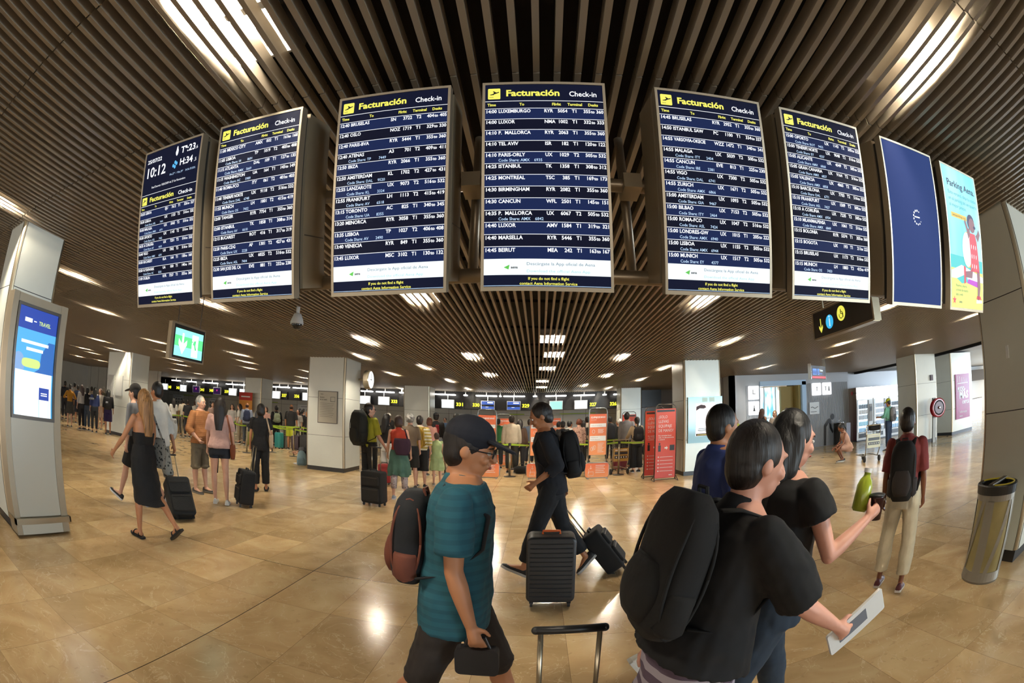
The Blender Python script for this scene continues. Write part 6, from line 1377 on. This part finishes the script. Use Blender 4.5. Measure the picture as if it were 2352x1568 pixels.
def vend(x, label, kind):
    t = empty('vending_machine', (x,16.98,0), 0, label, 'vending machine')
    b = MB(); b.box(-.56,.56,-.38,.42,.06,2.38); b.build('cabinet', M_white, t); b = MB(); b.box(-.5,.5,-.33,.40,0,.06); b.build('plinth', M_black, t)
    b = MB(); b.rbox(-.555,.555,-.42,-.38,1.88,2.37,.02); b.build('lit_header', em('vend_header','#ffffff',3.5), t)
    b = MB(); b.box(-.46,.16,-.392,-.38,.42,1.80); b.build('shelf_light', em('vend_interior','#d6efff',2.0), t)
    rows = [(1.55,'#26303c',9),(1.32,'#c8c2b8',9),(1.08,'#1b222c',7),(.80,'#58b7d8',8),(.52,'#3d93cc',8)] if kind else [(1.55,'#3a3a60',7),(1.30,'#8c8ca8',7),(1.05,'#262644',7),(.78,'#5e7fb8',7),(.52,'#2f3550',7)]
    for zz, c_, n_ in rows:
        b = MB(); b.box(-.45,.15,-.42,-.392,zz-.115,zz-.10); b.build('shelf', M_darksteel, t)
        b = MB()
        for k in range(n_): xx = -.41+.55*k/(n_-1); b.box(xx-.022,xx+.022,-.415,-.393,zz-.10,zz+.055); b.box(xx-.01,xx+.01,-.413,-.395,zz+.055,zz+.085)
        tag(b.build('products', em('prod'+c_, c_, .5), t), kind='stuff')
    b = MB(); b.box(.20,.26,-.40,-.38,.42,1.80); b.build('door_trim', M_darksteel, t); b = MB(); b.rbox(.29,.50,-.40,-.38,.85,1.62,.02); b.build('control_panel', em('vend_panel','#2c3f8c',.8) if not kind else M_darksteel, t); b = MB(); b.box(.32,.47,-.405,-.40,1.3,1.5); b.build('keypad', M_black, t); b = MB(); b.box(-.40,.10,-.40,-.38,.16,.34); b.build('delivery_flap', M_black, t)
    return t
tv = vend(14.62,'vending machine with bottles and a dark red portrait on its side, leftmost of three',1)
b = MB(); b.add([(-.561,-.38,.06),(-.561,.42,.06),(-.561,.42,2.38),(-.561,-.38,2.38)],[(0,3,2,1)]); M_sd = ramp_mat('side_portrait', '#4a0c1a', '#8c7a68'); b.build('side_panel', M_sd, tv)
b = MB(); b.add([(-.564,.25*cos(a_)*.4-.05,2.15+.09*sin(a_)) for a_ in np.linspace(0,2*pi,16)[:-1]],[tuple(range(15))]); b.build('red_logo', mat('logo_red', hexc('#a81224'), .4), tv)
tx = MB(); text(tx,'selecta',0,2.12,.10,width=.30,bold=.02); b = MB(); b.add([(-.565,-.12-v[0]+.0,v[2]) for v in tx.v], tx.f); b.build('lettering', M_black, tv)
vend(15.80,'vending machine with a blue control panel, middle of three',0); vend(16.98,'vending machine partly hidden by the hose reel column, rightmost of three',1)
b = MB(); b.box(20.5,33,19.2,20.2,2.25,2.95); struct('trim_9', b, M_fascia)
for k, x_ in enumerate((24.2,)):
    t = empty('desk_number_sign', (26.3,19.12,2.6), 0, 'dark desk sign with a yellow number at the far right edge', 'desk sign'); b = MB(); b.box(-.3,.3,0,.08,-.28,.28); b.build('sign_case', M_darksteel, t); b = MB(); text(b,'312',0,-.10,.26,y=-.005,width=.44,align='c',bold=.04); b.build('number', E_num, t)
t = empty('desk_monitor', (27.4,19.12,2.6), 0, 'blue white monitor at the far right edge', 'monitor'); b = MB(); b.box(-.42,.42,0,.08,-.3,.3); b.build('monitor_case', M_white, t); b = MB(); rect(b,-.38,.38,-.26,.26,-.004,0); b.build('screen', em('mon_pale','#bfe6fa',1.3), t)
for k, x_ in enumerate((22.5,25.2,27.9)):
    t = empty('check_in_counter', (x_,18.4,0), 0, 'white counter in the bright hall at the far right', 'counter', 'counters in the bright right hall'); b = MB(); b.box(-1.2,1.2,-.3,.3,0,1.05); b.build('counter_body', M_white, t); b = MB(); b.box(-1.22,1.22,-.32,.32,1.05,1.09); b.build('counter_top', M_darksteel, t)
bake_all()
